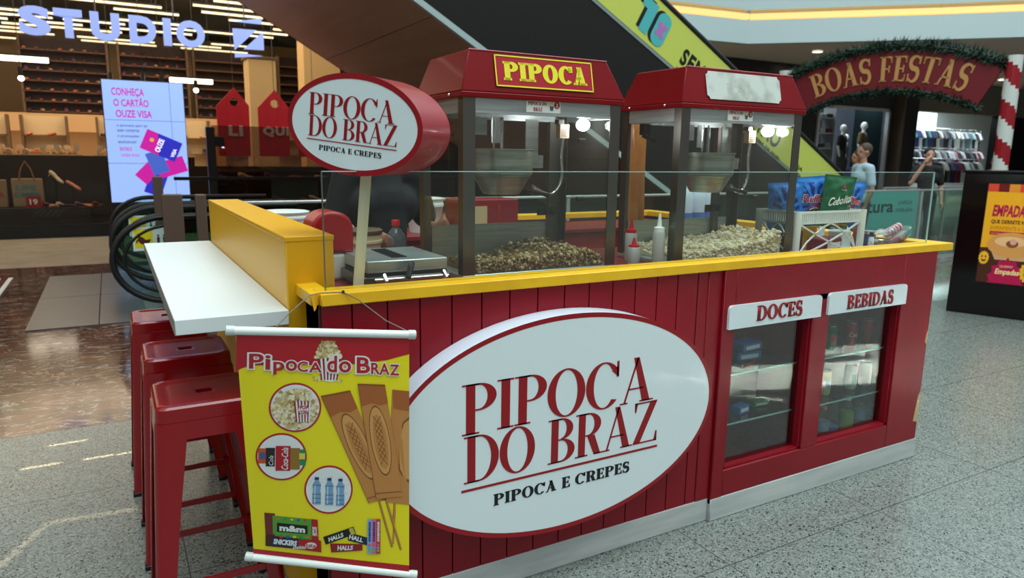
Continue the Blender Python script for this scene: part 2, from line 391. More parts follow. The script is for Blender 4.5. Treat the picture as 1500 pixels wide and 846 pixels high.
M['glassedge'] = mat('glass_edge', (176,214,206), .2, spec=.8)
M['dullglass'] = glass('tinted_glass', (196,184,176), .8)
M['greenglass'] = glass('green_glass', (226,242,236), 1.0)
M['brownpost'] = mat('brown_metal', (96,78,66), .4, metal=.2)
M['darkbrown'] = mat('dark_brown_panel', (52,42,35), .3)
M['cream'] = mat('cream_paint', (232,224,196), .45)
M['white_pl'] = mat('white_plastic', (228,236,232), .35)
M['dark'] = mat('charcoal_wall', (38,42,44), .5)
M['near_black'] = mat('near_black', (16,17,18), .35)
M['clearpl'] = glass('clear_plastic', (240,244,244), 1.3, rough=.08, dirt=.05, dcol=(235,240,240))

# ================================================================ setting: floors, walls, ceilings
b = B(); b.box(-14, 40, -14, 4.38, -.12, 0, M['granite']); struct(b, 'floor', smooth=0)
b = B()
for x0, x1, y0, y1 in ((-14,.9,4.38,10.95),(.9,9.2,4.38,6.62),(9.2,40,4.38,11.4)): b.box(x0,x1,y0,y1,-.12,0,M['marble'])
struct(b, 'floor_marble', smooth=0)
b = B()
for x0, x1, y0, y1 in ((-14,.9,10.95,14.6),(.9,9.2,11.3,14.6),(9.2,40,11.4,14.6)): b.box(x0,x1,y0,y1,-.12,0,M['beige_floor'])
b.box(-14,40,14.6,32,-.12,0,M['beige_floor'])
struct(b, 'floor_beige', smooth=0)
M['pit'] = mat('pit_wall', (44,42,40), .6)
b = B(); b.box(.9,9.2,6.55,6.62,-4.2,-.12,M['pit']); b.box(.9,9.2,11.3,11.37,-4.2,-.12,M['pit']); b.box(.83,.9,6.62,11.3,-4.2,-.12,M['pit']); b.box(9.2,9.27,6.62,11.3,-4.2,-.12,M['pit']); b.box(.9,9.2,6.62,11.3,-4.3,-4.2,M['pit'])
struct(b, 'wall_pit', smooth=0)
# landing plates in front of the escalators and the tactile strips
M['plate'] = mat('landing_plate', (112,110,112), .3, metal=.6, var=(4, (92,90,92), .3, .7, (1,16,1)))
b = B()
for i in range(3):
    for j in range(2): b.box(-.72+.54*i, -.19+.54*i, 7.0+1.5*j, 8.49+1.5*j, 0, .012, M['plate'])
struct(b, 'trim_1', smooth=0)
M['tact'] = mat('tactile_white', (214,214,208), .4)
b = B()
for i in range(5): b.box(-1.62+.12*i, -1.575+.12*i, 7.6, 10.1, 0, .008, M['tact'])
struct(b, 'trim_2', smooth=0)

# ---- shoe store shell (behind the glass front at y = 14.65)
M['storewall'] = mat('store_beige', (206,172,128), .6)
M['storeceil'] = mat('store_dark_ceiling', (20,19,18), .6)
b = B(); b.box(-14,12,30,30.2,0,5.6,M['storewall']); struct(b, 'wall_back')
b = B(); b.box(-14.2,-14,14.6,30.2,0,12,M['storewall']); struct(b, 'wall_left')
b = B(); b.box(12,12.2,14.4,30.2,0,9,M['dark']); struct(b, 'wall_partition')
b = B(); b.box(-14,12,14.7,30.2,5.6,5.8,M['storeceil']); struct(b, 'ceiling')
b = B(); b.box(-14,12,24.6,24.8,2.02,2.52,mat('mezzanine_fascia',(232,190,140),.5)); b.box(-14,12,24.8,30,2.4,2.52,M['storewall']); struct(b, 'wall_mezzanine')
b = B(); b.box(-14,12,14.5,14.8,5.2,12,M['near_black']); struct(b, 'wall_store_header')
b = B(); b.box(-14,12,14.55,14.85,0,.22,M['near_black']); struct(b, 'baseboard_store')
b = B()
for x in (-8.2,-5.1,-2.0,4.6,7.6,10.6): b.box(x-.015,x+.015,14.64,14.68,.22,5.2,M['darksteel'])
struct(b, 'trim_store_mullions')
b = B(); b.box(-14,12,14.655,14.665,.22,5.2,glass('store_glass',(248,244,238),.5)); struct(b, 'window_1')

# ---- right hand side: fascia with light cove, soffit, shop fronts
M['fascia'] = mat('fascia_white', (206,226,228), .5)
M['soffit'] = mat('soffit_grey', (226,224,216), .6)
Fp = [(7.5,12.62),(12.78,12.0),(15.6,9.35),(19.4,5.4),(24,1.0)]
b = B()
for (xa,ya),(xb,yb) in zip(Fp, Fp[1:]):
    L_ = math.hypot(xb-xa, yb-ya); nx, ny = (yb-ya)/L_*.3, -(xb-xa)/L_*.3
    for z0, z1, k in ((4.06,4.56,0),(4.78,9,0),(4.5,4.84,.5)):
        q = [(xa-nx*k,ya-ny*k),(xb-nx*k,yb-ny*k),(xb-nx-nx*k,yb-ny-ny*k),(xa-nx-nx*k,ya-ny-ny*k)]
        b.hexa([(x,y,z0) for x,y in q], [(x,y,z1) for x,y in q], M['fascia'])
struct(b, 'wall_fascia', smooth=0)
b = B()
for (xa,ya),(xb,yb) in zip(Fp, Fp[1:]):
    L_ = math.hypot(xb-xa, yb-ya); nx, ny = (yb-ya)/L_, -(xb-xa)/L_
    b.hexa([(xa-nx*.02,ya-ny*.02,4.585),(xb-nx*.02,yb-ny*.02,4.585),(xb-nx*.12,yb-ny*.12,4.585),(xa-nx*.12,ya-ny*.12,4.585)],
           [(xa-nx*.02,ya-ny*.02,4.70),(xb-nx*.02,yb-ny*.02,4.70),(xb-nx*.12,yb-ny*.12,4.70),(xa-nx*.12,ya-ny*.12,4.70)], mat('cove_light',(255,205,140),.5,emit=.85,ecol=(255,186,104)))
o = b.build('cove_light_strip', smooth=0); tag(o, 'warm yellow strip light running along the white upper fascia', 'strip light')
b = B(); b.poly([(7.5,12.62,4.07),(12.78,12.0,4.07),(15.6,9.35,4.07),(19.4,5.4,4.07),(24,1,4.07),(40,1,4.07),(40,20,4.07),(7.5,20,4.07)], M['soffit']); b.box(12.3,21.2,14.1,17,4.06,4.066,M['dark']); struct(b, 'ceiling_soffit', smooth=0)
M['shopwall'] = mat('shop_wall', (52,58,62), .5)
b = B()
b.box(12.2,17.6,13.8,14.0,0,4.06,M['near_black']); b.box(17.6,20.9,13.8,14.0,3.06,4.06,M['shopwall']); b.box(20.9,21.2,13.8,14.0,0,4.06,M['shopwall'])
b.box(21.9,40,13.8,14.0,3.08,4.06,mat('shop_header',(120,118,106),.6)); b.box(27.0,40,13.8,14.0,0,3.08,M['near_black'])
struct(b, 'wall_right', smooth=0)
b = B(); b.box(21.2,21.9,13.5,14.0,0,4.06,M['near_black']); b.box(21.14,21.22,13.48,13.98,0,4.06,mat('bronze_trim',(112,98,84),.4,metal=.5)); struct(b, 'wall_pillar', smooth=0)
b = B(); b.box(12.2,40,19,19.2,0,4.06,mat('shop_back',(170,180,180),.6)); b.hexa([(21.3,13.95,0),(21.42,13.95,0),(25.9,17.0,0),(25.8,17.1,0)],[(21.3,13.95,4.06),(21.42,13.95,4.06),(25.9,17.0,4.06),(25.8,17.1,4.06)],M['shopwall']); b.box(12.3,25.8,17.0,17.1,0,4.06,M['shopwall']); b.box(39.8,40,1,19,0,4.3,M['shopwall']); struct(b, 'wall_shop_back', smooth=0)
b = B()
for x0,x1,z0,z1 in ((17.6,17.68,0,3.06),(20.82,20.9,0,3.06),(17.6,20.9,2.98,3.06)): b.box(x0,x1,13.74,13.86,z0,z1,M['alu'])
struct(b, 'window_2', smooth=0)
b = B()
b.box(22.3,23.6,16.9,16.97,0,4.0,mat('grey_blue_wall',(96,106,122),.55)); b.box(23.6,25.2,16.9,16.97,0,4.0,mat('teal_dark',(40,58,60),.3)); struct(b, 'wall_shop_divider', smooth=0)
for i,(x,y) in enumerate(((15.0,11.9),(18.6,12.6),(21.6,8.6),(23.0,10.2),(24.6,12.6),(16.6,13.2),(26,9))):
    t = thing('downlight', 'round recessed downlight in the grey corridor soffit', 'downlight', (x,y,4.06), group='corridor downlights')
    c = B(); c.tube([(.13*math.cos(a*PI/10),.13*math.sin(a*PI/10),-.006) for a in range(20)], .014, M['alu'], 6, closed=True); c.build('trim_ring', t)
    c = B(); c.cyl((0,0,-.012),(0,0,.0),.12,mat('downlight_glow',(255,240,220),.5,emit=5)); c.build('diffuser', t)

# ================================================================ popcorn kiosk
FY = 2.005                                            # front face
K = thing('popcorn_kiosk', 'crimson popcorn kiosk counter with yellow ledge and white plinth', 'kiosk', (2.0, 3.05, 0))
def kp(b, name, parent=None, **k):
    p = parent or K; l = Vector((2.0,3.05,0))
    return b.build(name, p, loc=l, **k)
gx = [.5,.59,.699,.804,.912,1.018,1.122,1.23,1.338,1.442,1.545,1.648,1.752,1.853,1.957,2.012]
b = B()
for a, c in zip(gx, gx[1:]): b.box(a+.0025, c-.0025, FY, FY+.018, .1, 1.07, M['red'])
b.box(.5,2.012,FY+.012,FY+.03,.1,1.07,mat('groove_dark',(28,6,10),.7))
kp(b, 'plank_panel', smooth=0)
b = B(); b.box(2.012,2.085,FY-.004,FY+.03,.1,1.07,M['red']); b.box(2.085,2.15,FY-.018,FY+.04,.075,1.07,M['red'])
b.box(3.262,3.515,FY-.018,FY+.04,.1,1.07,M['red']); b.box(2.627,2.735,FY-.018,FY+.04,.216,.93,M['red'])
b.box(2.15,3.262,FY-.018,FY+.04,.1,.216,M['red']); b.box(2.15,3.262,FY-.018,FY+.04,.90,1.07,M['red'])
kp(b, 'front_frame', bevel=.003, seg=1)
# chips in the paint at the right edge
M['chip'] = mat('bare_wood', (196,170,120), .7)
b = B()
for pts in ([(3.513,.19),(3.513,.36),(3.495,.33),(3.482,.24),(3.475,.20)], [(3.513,.60),(3.513,.675),(3.503,.66),(3.495,.615)]):
    b = B(); b.poly([(x,FY-.0188,z) for x,z in pts], M['chip']); kp(b, 'bare_wood_chip', smooth=0)

# carcass: deck, sides, interior, back counter
b = B(); b.box(.6,3.5,FY+.32,2.85,.1,1.03,M['red_in']); b.box(.5,3.515,FY+.03,2.88,1.03,1.05,mat('red_deck',(126,20,34),.35)); b.box(.5,2.1,FY+.03,FY+.32,.1,1.03,M['red_in'])
kp(b, 'counter_body', smooth=0)
b = B(); b.box(2.1,3.515,2.30,2.325,.1,1.03,mat('cabinet_back',(112,26,36),.5)); b.box(2.1,3.515,FY+.04,2.325,.1,.134,M['red_in']); b.box(2.1,2.115,FY+.04,2.3,.1,1.03,M['red_in']); b.box(2.672,2.69,FY+.04,2.3,.1,1.03,M['red_in']); b.box(3.5,3.515,FY+.03,2.88,.1,1.03,M['red'])
kp(b, 'cabinet_shell', smooth=0)
b = B(); b.box(3.05,3.515,2.88,4.22,.1,1.03,M['red']); b.box(.62,3.515,3.72,4.22,.1,1.03,M['red']); b.box(.62,3.515,3.70,4.22,1.03,1.05,mat('red_deck',(126,20,34),.35)); b.box(3.05,3.515,2.88,3.72,1.03,1.05,M['red'])
kp(b, 'back_counter', smooth=0)
b = B()
b.box(.455,2.085,FY-.004,FY+.05,0,.1,M['plinth']); b.box(2.085,3.522,FY-.02,FY+.05,0,.1,M['plinth']); b.box(3.47,3.522,FY+.05,4.2,0,.1,M['plinth']); b.box(.5,.55,FY+.05,4.2,0,.1,M['plinth']); b.box(.5,3.5,4.15,4.2,0,.1,M['plinth'])
kp(b, 'plinth', bevel=.003, seg=1)
# yellow ledge with a chipped left corner
b = B()
b.prism([(.497,FY-.02,1.07),(3.637,FY-.02,1.07),(3.637,FY-.02,1.106),(.497,FY-.02,1.106)], (0,.105,0), M['yellow'])
b.box(.472,.535,2.087,2.25,1.07,1.106,M['yellow'])
b.prism([(.472,2.087,1.07),(.497,2.085,1.07),(.497,2.085,1.106),(.472,2.087,1.106)],(0,-.075,0),M['yellow'])
kp(b, 'front_ledge', bevel=.0025, seg=1)
b = B(); b.prism([(.472,2.012,1.106),(.489,2.012,1.106),(.486,2.007,1.066),(.478,2.0,1.058)],(0,-.007,.0),M['yellow2']); kp(b, 'loose_laminate_flap')
b = B(); b.box(3.537,3.637,2.09,4.3,1.07,1.106,M['yellow']); b.box(.6,3.537,4.2,4.3,1.07,1.106,M['yellow']); b.box(3.05,3.537,2.9,2.94,1.05,1.106,M['yellow'])
kp(b, 'rear_ledge', bevel=.003, seg=1)
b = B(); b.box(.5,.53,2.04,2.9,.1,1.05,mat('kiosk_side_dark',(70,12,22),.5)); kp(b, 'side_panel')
# doors of the display cabinet: recessed crimson jamb + glass pane
for i,(x0,x1) in enumerate(((2.15,2.627),(2.735,3.262))):
    f = B()
    for a in ((x0-.004,x0+.012,.212,.905),(x1-.012,x1+.004,.212,.905),(x0,x1,.212,.226),(x0,x1,.893,.905)): f.box(a[0],a[1],FY-.008,FY+.036,a[2],a[3],M['red'])
    d = kp(f, 'display_window', smooth=0)
    g = B(); g.box(x0+.012,x1-.012,FY+.022,FY+.027,.226,.893,M['doorglass']); g.build('glass_pane', d, loc=(2.0,3.05,0), smooth=0)
for x in (2.39,3.08): b = B(); b.box(x-.2,x+.2,2.06,2.08,1.012,1.028,mat('added_cabinet_glow',(235,245,250),.4,emit=4)); kp(b, 'added_cabinet_lamp', smooth=0)  # strip lamps added to brighten the cabinet contents
for zz, x0, x1 in ((.383,2.12,2.668),(.605,2.12,2.668),(.372,2.695,3.498),(.598,2.695,3.498)):
    s = B(); s.box(x0,x1,2.06,2.29,zz-.006,zz,M['greenglass']); s.box(x0,x1,2.055,2.06,zz-.006,zz,M['glassedge']); kp(s, 'glass_shelf', smooth=0)
def header(txt, x0, x1, z0, z1, name):
    y = FY-.03; r = .02; q = []
    for cx, cz, a in ((x1-r,z1-r,0),(x0+r,z1-r,90)):
        for k in range(7): t = math.radians(a+15*k); q.append((cx+r*math.cos(t), y, cz+r*math.sin(t)))
    q += [(x0,y,z0),(x1,y,z0)]
    s = B(); s.prism(q, (0,.018,0), M['acrylic']); p = kp(s, 'header_plate')
    t = B(); mp = plane_map((0,y,0),(1,0,0),(0,0,1),(0,-1,0))
    tx0, tx1, tz0, tz1 = name
    t.atext(mp, txt, tx0, tz0, tx1-tx0, tz1-tz0, M['signred'], .0, font=serif_font(.24,.09,.06,.06,gap=.045))
    t.build('lettering', p, loc=(2.0,3.05,0), solid=.006)
header('DOCES', 2.108, 2.664, .829, .926, (2.262,2.537,.847,.917))
header('BEBIDAS', 2.712, 3.278, .831, .928, (2.835,3.172,.842,.912))

# frameless glass screen standing on the ledge
gs = thing('glass_screen', 'clear frameless glass screen standing along the yellow front ledge', 'glass screen', (2.0,2.045,1.106))
def gsp(b, n, **k): return b.build(n, gs, loc=(2.0,2.045,1.106), smooth=0, **k)
cuts = [.525, 1.10, 1.756, 2.66, 3.50]
for a, c in zip(cuts, cuts[1:]):
    q = B(); q.box(a+.001,c-.001,2.042,2.048,1.1065,1.449,M['glass']); p = gsp(q, 'glass_pane')
    e = B(); e.box(a+.001,c-.001,2.0415,2.0485,1.449,1.4515,M['glassedge']); e.build('polished_edge', p, loc=(2.0,2.045,1.106), smooth=0)
e = B(); e.box(.523,.526,2.0415,2.0485,1.1065,1.451,mat('glass_edge_dark',(90,98,94),.2)); gsp(e, 'side_edge')
e = B(); e.box(3.5,3.503,2.0415,2.0485,1.1065,1.451,M['glassedge']); gsp(e, 'side_edge')

# ---- left bar: yellow partition and the white shelf
sb = thing('bar_partition', 'tall yellow partition box at the left end of the kiosk', 'partition', (.52,3.13,0))
q = B(); q.box(.445,.592,2.19,4.08,.0,1.25,M['yellow2']); q.build('partition_body', sb, loc=(.52,3.13,0), bevel=.004)
q = B(); q.box(.443,.594,2.188,4.082,1.235,1.252,M['yellow2']); q.build('top_cap', sb, loc=(.52,3.13,0), bevel=.003)
sh = thing('bar_shelf', 'white laminate bar shelf fixed to the yellow partition above the red stools', 'shelf', (.29,3.13,1.0))
q = B(); q.box(.127,.443,2.17,4.12,.985,1.03,M['white']); q.build('shelf_board', sh, loc=(.29,3.13,1.0), bevel=.002)
q = B(); q.box(.1255,.127,2.17,4.12,.985,1.03,mat('grey_edge_band',(146,142,136),.5)); q.build('edge_band', sh, loc=(.29,3.13,1.0), smooth=0)
for y in (2.5,3.1,3.8):
    q = B(); q.box(.41,.445,y-.02,y+.02,.86,.985,M['alu']); q.box(.20,.445,y-.02,y+.02,.975,.985,M['alu']); q.build('bracket', sh, loc=(.29,3.13,1.0))

# ---- large oval sign on the front
CX, CZ, RA, RB = 1.315, .597, .665, .388
ov = thing('oval_sign', 'large white oval light box sign on the front of the crimson counter', 'sign', (CX,1.96,CZ))
def ovp(b, n, **k): return b.build(n, ov, loc=(CX,1.96,CZ), **k)
N = 96
def ell(a, bb, y, n=N): return [Vector((CX+a*math.cos(2*PI*i/n), y, CZ+bb*math.sin(2*PI*i/n))) for i in range(n)]
q = B(); q.ring_loft([ell(RA,RB,2.004), ell(RA,RB,1.922), ell(RA-.004,RB-.004,1.919)], mat('sign_housing_white',(214,222,236),.3), cap0=True, cap1=True); ovp(q, 'housing')
q = B(); q.prism(ell(RA-.016,RB-.016,1.9185), (0,-.002,0), M['acrylic']); ovp(q, 'face_panel')
q = B()
mp = plane_map((0,1.9160,0),(1,0,0),(0,0,1),(0,-1,0))
q.aring(mp, CX, CZ, RA, RB, .017, .017, M['signred'], 0, 128); q2 = ovp(q, 'red_border')
def logo(b, mp, s=1.0, u0=0, v0=0, l=0):
    """wordmark laid out in metres for the oval sign, then scaled about (u0, v0)"""
    f = lambda u, v, k=0: mp(u0+(u-CX)*s, v0+(v-CZ)*s, k)
    b.atext(f, 'PIPOCA', .905, .626, .775, .172, M['signred'], l, font=DIDONE)
    b.atext(f, 'DO BRAZ', .912, .462, .795, .163, M['signred'], l, font=DIDONE)
    b.arect(f, .903, .436, 1.713, .444, M['signred'], l)
    b.atext(f, 'PIPOCA E CREPES', 1.02, .362, .565, .044, M['black'], l, font=BOLD)
q = B(); mp2 = plane_map((0,1.9158,0),(1,0,0),(0,0,1),(0,-1,0)); logo(q, mp2, 1, CX, CZ); ovp(q, 'lettering', smooth=0, solid=.0015)

# ---- oval sign on the white pole (rolled and turned towards the left)
lean = math.radians(6.3); yaw = math.radians(-50)
ps = thing('pole_sign', 'small red and white oval double sided sign on a leaning white pole', 'sign', (.651,2.15,1.05))
Rz = Matrix.Rotation(yaw, 4, 'Z'); ps.rotation_euler = (Rz @ Matrix.Rotation(lean, 4, 'Y')).to_euler()
q = B(); q.cyl((0,0,0),(0,0,.42),.0165,M['cream']); q.build('pole', ps)
q = B(); q.cyl((0,0,0),(0,0,.006),.04,M['cream']); q.build('base_flange', ps)
a_, b_, d_ = .226, .143, .088; zc = .535
def el2(a, bb, y, n=64): return [Vector((a*math.cos(2*PI*i/n), y, zc+bb*math.sin(2*PI*i/n))) for i in range(n)]
q = B(); q.ring_loft([el2(a_,b_,-d_), el2(a_,b_,d_)], mat('sign_drum_red',(150,28,44),.35,coat=.2)); drum = q.build('drum', ps)
for sgn in (-1, 1):
    q = B(); m3 = plane_map((0,sgn*(d_+.0008),zc),(-sgn,0,0) if sgn > 0 else (1,0,0),(0,0,1),(0,sgn,0))
    q.aell(m3, 0, 0, a_-.014, b_-.014, M['acrylic'], 0, 64); fp = q.build('face_panel', ps, smooth=0)
    q = B(); q.aring(m3, 0, 0, a_+.001, b_+.001, .0165, .0165, M['signred'], .0008, 72); q.build('red_rim', ps, smooth=0)
    q = B(); logo(q, m3, .375, 0.0, .004, .0012); q.build('lettering', fp, smooth=0)

# ================================================================ popcorn machines
DK = 1.05
M['bulb'] = mat('bulb_glow', (255,255,250), .3, emit=55, ecol=(240,250,255))
M['machback'] = mat('machine_back_steel', (92,90,90), .35, metal=.8)
M['kettle'] = mat('kettle_steel', (200,206,198), .3, metal=.75, var=(4,(140,150,142),.3,.7,(1,1,10)))
def machine(label, x0, x1, y0, y1, num, amber):
    cx, cy = (x0+x1)/2, (y0+y1)/2; L = (cx, cy, DK)
    t = thing('popcorn_machine', label, 'popcorn machine', L)
    P = lambda b, n, par=None, **k: b.build(n, par or t, loc=L, **k)
    zr = 1.712; zt = 1.864; zg = 1.648
    q = B(); q.box(x0,x1,y0,y1,DK,1.07,M['steel']); P(q, 'base_tray', bevel=.003)
    for (xx,yy) in ((x0,y0),(x1-.048,y0),(x0,y1-.045),(x1-.048,y1-.045)):
        q = B(); q.box(xx,xx+.048,yy,yy+.004,1.07,zr,M['darksteel']) if yy == y0 else q.box(xx,xx+.048,yy+.041,yy+.045,1.07,zr,M['darksteel'])
        ex = xx if xx == x0 else xx+.044
        q.box(ex,ex+.004,yy+.004,yy+.041,1.07,zr,M['darksteel'])
        P(q, 'corner_post', smooth=0)
    q = B(); q.box(x0+.048,x1-.048,y0+.002,y0+.012,zg+.008,zr,M['steel']); q.box(x0+.048,x1-.048,y0-.001,y0+.012,zg,zg+.008,M['alu']); q.box(x0+.002,x0+.01,y0+.045,y1-.045,zg,zr,M['steel']); q.box(x1-.01,x1-.002,y0+.045,y1-.045,zg,zr,M['steel']); q.box(x0+.048,x1-.048,y1-.012,y1-.002,zg,zr,M['steel']); hb = P(q, 'header_band', smooth=0)
    # roof: flared lip, sloped faces, flat top
    o = .012; ins = .062; sd = .05
    q = B()
    q.box(x0-o,x1+o,y0-o,y1+o,zr-.012,zr+.008,M['roof_red'])
    q.hexa([(x0-o,y0-o,zr+.008),(x1+o,y0-o,zr+.008),(x1+o,y1+o,zr+.008),(x0-o,y1+o,zr+.008)],[(x0+.03,y0+.02,zt),(x1-ins,y0+.02,zt),(x1-ins,y1-sd,zt),(x0+.03,y1-sd,zt)],M['roof_red'])
    roof = P(q, 'canopy', bevel=.004, seg=2)
    q = B(); q.tube([(x0+.03,y0+.02,zt),(x1-ins,y0+.02,zt)],.003,mat('edge_worn_red',(178,70,80),.4),6); q.build('edge_trim', roof, loc=L)
    for yy in (y0+.09, y1-.06):
        q = B(); q.ball((x0-o-.001,yy,zr),.005,M['chrome'],8,6); q.build('screw', roof, loc=L)
    # sloped front map
    h = zt-zr-.008; fm = plane_map((0,y0-o,zr+.008),(1,0,0),Vector((0,.032,h)).normalized(),Vector((0,-h,.032)).normalized())
    if num == 2:
        q = B(); sx0, sx1 = x0+.125, x0+.545
        q.arect(fm, sx0,.022,sx1,.135,mat('sticker_red',(172,14,34),.35),.004); lab = q.build('sticker', roof, loc=L, smooth=0)
        q = B()
        yl = mat('sticker_yellow',(232,222,40),.4)
        for a in ((sx0,.022,sx1,.027),(sx0,.130,sx1,.135),(sx0,.022,sx0+.005,.135),(sx1-.005,.022,sx1,.135)): q.arect(fm,*a,yl,.0055)
        q.atext(fm,'PIPOCA',sx0+.032,.044,.36,.07,yl,.0055,font=SLAB); q.build('lettering', lab, loc=L, smooth=0)
    else:
        q = B(); sx0, sx1, c = x0+.125, x0+.56, .014; v0, v1 = .02, .135; pts = []
        for (px,py,a) in ((sx0,v0,90),(sx1,v0,180),(sx1,v1,270),(sx0,v1,360)):
            for k in range(6): th = math.radians(a-18*k); pts.append((px+c*math.cos(th),py+c*math.sin(th)))
        q.apoly(fm, pts, mat('worn_white_plate',(206,212,204),.5,var=(14,(164,168,158),.45,.7,(1,.5,1))), .004); lab = q.build('blank_plate', roof, loc=L, smooth=0)
        q = B()
        for k in range(9): q.aell(fm, sx0+.12+.012*k+random.uniform(-.01,.01), .092-.003*k+random.uniform(-.006,.006), random.uniform(.001,.0025), .0012, M['black'], .0048, 6)
        q.build('flaked_marks', lab, loc=L, smooth=0)
    # small plate with number
    nm = plane_map((0,y0+.002,0),(1,0,0),(0,0,1),(0,-1,0)); lx = x0+.255
    q = B(); q.arect(nm,lx-.008,1.657,lx+.16,1.704,M['steel'],.0008); q.arect(nm,lx,1.659,lx+.148,1.702,mat('plate_white',(222,226,218),.4),.0016); pl = q.build('number_plate', hb, loc=L, smooth=0)
    q = B(); q.atext(nm,'PIPOCA DO',lx+.008,1.685,.08,.013,M['signred'],.0026,font=BOLD); q.atext(nm,'BRAZ',lx+.03,1.664,.038,.013,M['signred'],.0026,font=BOLD)
    q.aell(nm,lx+.132,1.688,.0125,.0125,M['signred'],.0026,24); q.atext(nm,str(num),lx+.127,1.681,.010,.014,mat('plate_white',(222,226,218),.4),.0034,bold=.02)
    q.apoly(nm,[(lx+.100,1.684),(lx+.118,1.684),(lx+.115,1.668),(lx+.103,1.668)],mat('cup_blue',(70,84,104),.5),.0026); q.aell(nm,lx+.109,1.69,.011,.007,mat('popcorn_print',(214,198,150),.6),.003,16)
    q.build('plate_print', pl, loc=L, smooth=0)
    # panes
    for nme,bx in (('front_pane',(x0+.05,x1-.05,y0+.004,y0+.009,1.07,zg)),('side_pane',(x0+.003,x0+.008,y0+.045,y1-.045,1.07,zg)),('side_pane',(x1-.008,x1-.003,y0+.045,y1-.045,1.07,zg))):
        q = B(); q.box(*bx,M['cabglass']); P(q, nme, smooth=0)
    # back: half height steel panel, two doors above, middle post with knobs
    q = B(); q.box(x0+.048,x1-.048,y1-.012,y1-.006,1.07,1.215,M['steel']); P(q, 'back_panel', smooth=0)
    mx = x0+.60 if num == 2 else x0+.56
    q = B(); q.box(mx,mx+.035,y1-.03,y1-.006,1.07,zg,M['darksteel']); mpst = P(q, 'back_post', smooth=0)
    q = B()
    for dz in (1.262,1.262): pass
    for i in range(3): q.cyl((mx-.045+.035*i,y1-.032,1.262),(mx-.045+.035*i,y1-.042,1.262),.012,M['rubber'],n=14)
    q.box(mx-.06,mx+.04,y1-.034,y1-.03,1.245,1.28,M['near_black']); q.build('switch_plate', mpst, loc=L)
    # kettle
    kx, ky = x0+.255 if num == 2 else x0+.335, y0+.185; kr = .122 if num == 2 else .118
    kb = B(); kb.lathe([(0.001,0),(kr*.58,0),(kr*.62,.006),(kr*.90,.068),(kr*.94,.071),(kr*.94,.076),(kr,.079),(kr,.168),(kr+.005,.170),(kr+.005,.175),(kr-.004,.175),(kr-.006,.10),(.001,.095)], (kx,ky,1.352), M['kettle'], 40)
    ke = P(kb, 'kettle', smooth=24)
    q = B(); q.tube([(kx,ky,1.50),(kx,ky,zg)],.007,M['chrome'],10); q.tube([(kx-.035,ky,1.53),(kx-.035,ky,zg)],.004,M['chrome'],8); q.build('stirrer_rod', ke, loc=L)
    q = B(); q.box(kx+kr-.002,kx+kr+.05,ky-.03,ky-.027,1.455,1.505,M['steel']); q.cyl((kx+kr+.03,ky-.045,1.495),(kx+kr+.03,ky-.02,1.495),.006,M['chrome'],n=10); q.build('pivot_bracket', ke, loc=L)
    q = B(); q.tube([(kx+kr*.6,ky-.06,1.372),(kx+kr*.95,ky-.11,1.36),(kx+kr*1.25,ky-.1,1.352)],[.007,.008,.01],M['rubber'],8); q.build('kettle_handle', ke, loc=L)
    q = B(); q.box(kx+kr+.015,kx+kr+.075,ky+.05,ky+.055,1.47,zg,M['steel']); P(q, 'hanger_plate', smooth=0)
    q = B(); q.box(kx-.10,kx-.04,ky+.05,ky+.053,1.58,zg,M['steel']); q.box(kx-.02,kx+.02,ky+.05,ky+.053,1.55,zg,M['alu']); P(q, 'hanger_plate', smooth=0)
    # socket box, armoured cable, lamp
    hx = x1-.145 if num == 2 else x1-.115
    q = B(); q.box(hx-.022,hx+.022,ky-.01,ky+.02,1.575,1.63,mat('socket_beige',(196,176,150),.5)); q.box(hx-.03,hx-.005,ky-.012,ky+.02,1.63,zg,M['darksteel'])
    for k in range(4): q.box(hx-.014,hx+.014,ky-.0115,ky-.01,1.582+.008*k,1.585+.008*k,mat('socket_lines',(120,70,60),.6))
    P(q, 'socket_box', smooth=0)
    pts = []
    ctrl = [Vector(p) for p in ((hx,ky,1.575),(hx-.006,ky,1.50),(hx,ky,1.43),(hx-.012,ky,1.385),(hx-.05,ky-.01,1.352),(hx-.10,ky-.03,1.352),(kx+kr*.9,ky-.05,1.385))]
    for i in range(len(ctrl)-1):
        a, c = ctrl[i], ctrl[i+1]; p0 = ctrl[max(i-1,0)]; p3 = ctrl[min(i+2,len(ctrl)-1)]
        for k in range(14):
            s_ = k/14; pts.append(.5*((2*a)+(c-p0)*s_+(2*p0-5*a+4*c-p3)*s_*s_+(3*a-p0-3*c+p3)*s_**3))
    q = B(); q.tube(pts,[.0062+.0012*(i%2) for i in range(len(pts))],M['chrome'],10); P(q, 'armoured_cable', smooth=50)
    bx = x1-.08 if num == 2 else x1-.055
    q = B(); q.cyl((bx,y0+.14,1.648),(bx,y0+.14,1.668),.016,M['white_pl']); sk = P(q, 'lamp_socket')
    q = B(); q.ball((bx,y0+.14,1.628),(.028,.028,.024),M['bulb'],16,10); q.build('bulb', sk, loc=L)
    q = B(); q.box(x0+.05,x0+.085,y1-.09,y1-.06,1.60,1.648,M['near_black']); q.tube([(x0+.04,y1-.1,1.595),(x0+.105,y1-.1,1.575)],.009,M['rubber'],8); P(q, 'door_catch')
    q = B(); q.cyl((x1-.004,y1-.13,1.32),(x1+.03,y1-.13,1.32),.01,M['rubber'],n=10); q.cyl((x1-.004,y1-.13,1.57),(x1+.03,y1-.13,1.57),.01,M['rubber'],n=10) if num == 2 else None; P(q, 'door_knobs')
    return t
machine('red roofed popcorn machine lettered PIPOCA in yellow, numbered 2', 1.09, 1.775, 2.30, 2.71, 2, True)
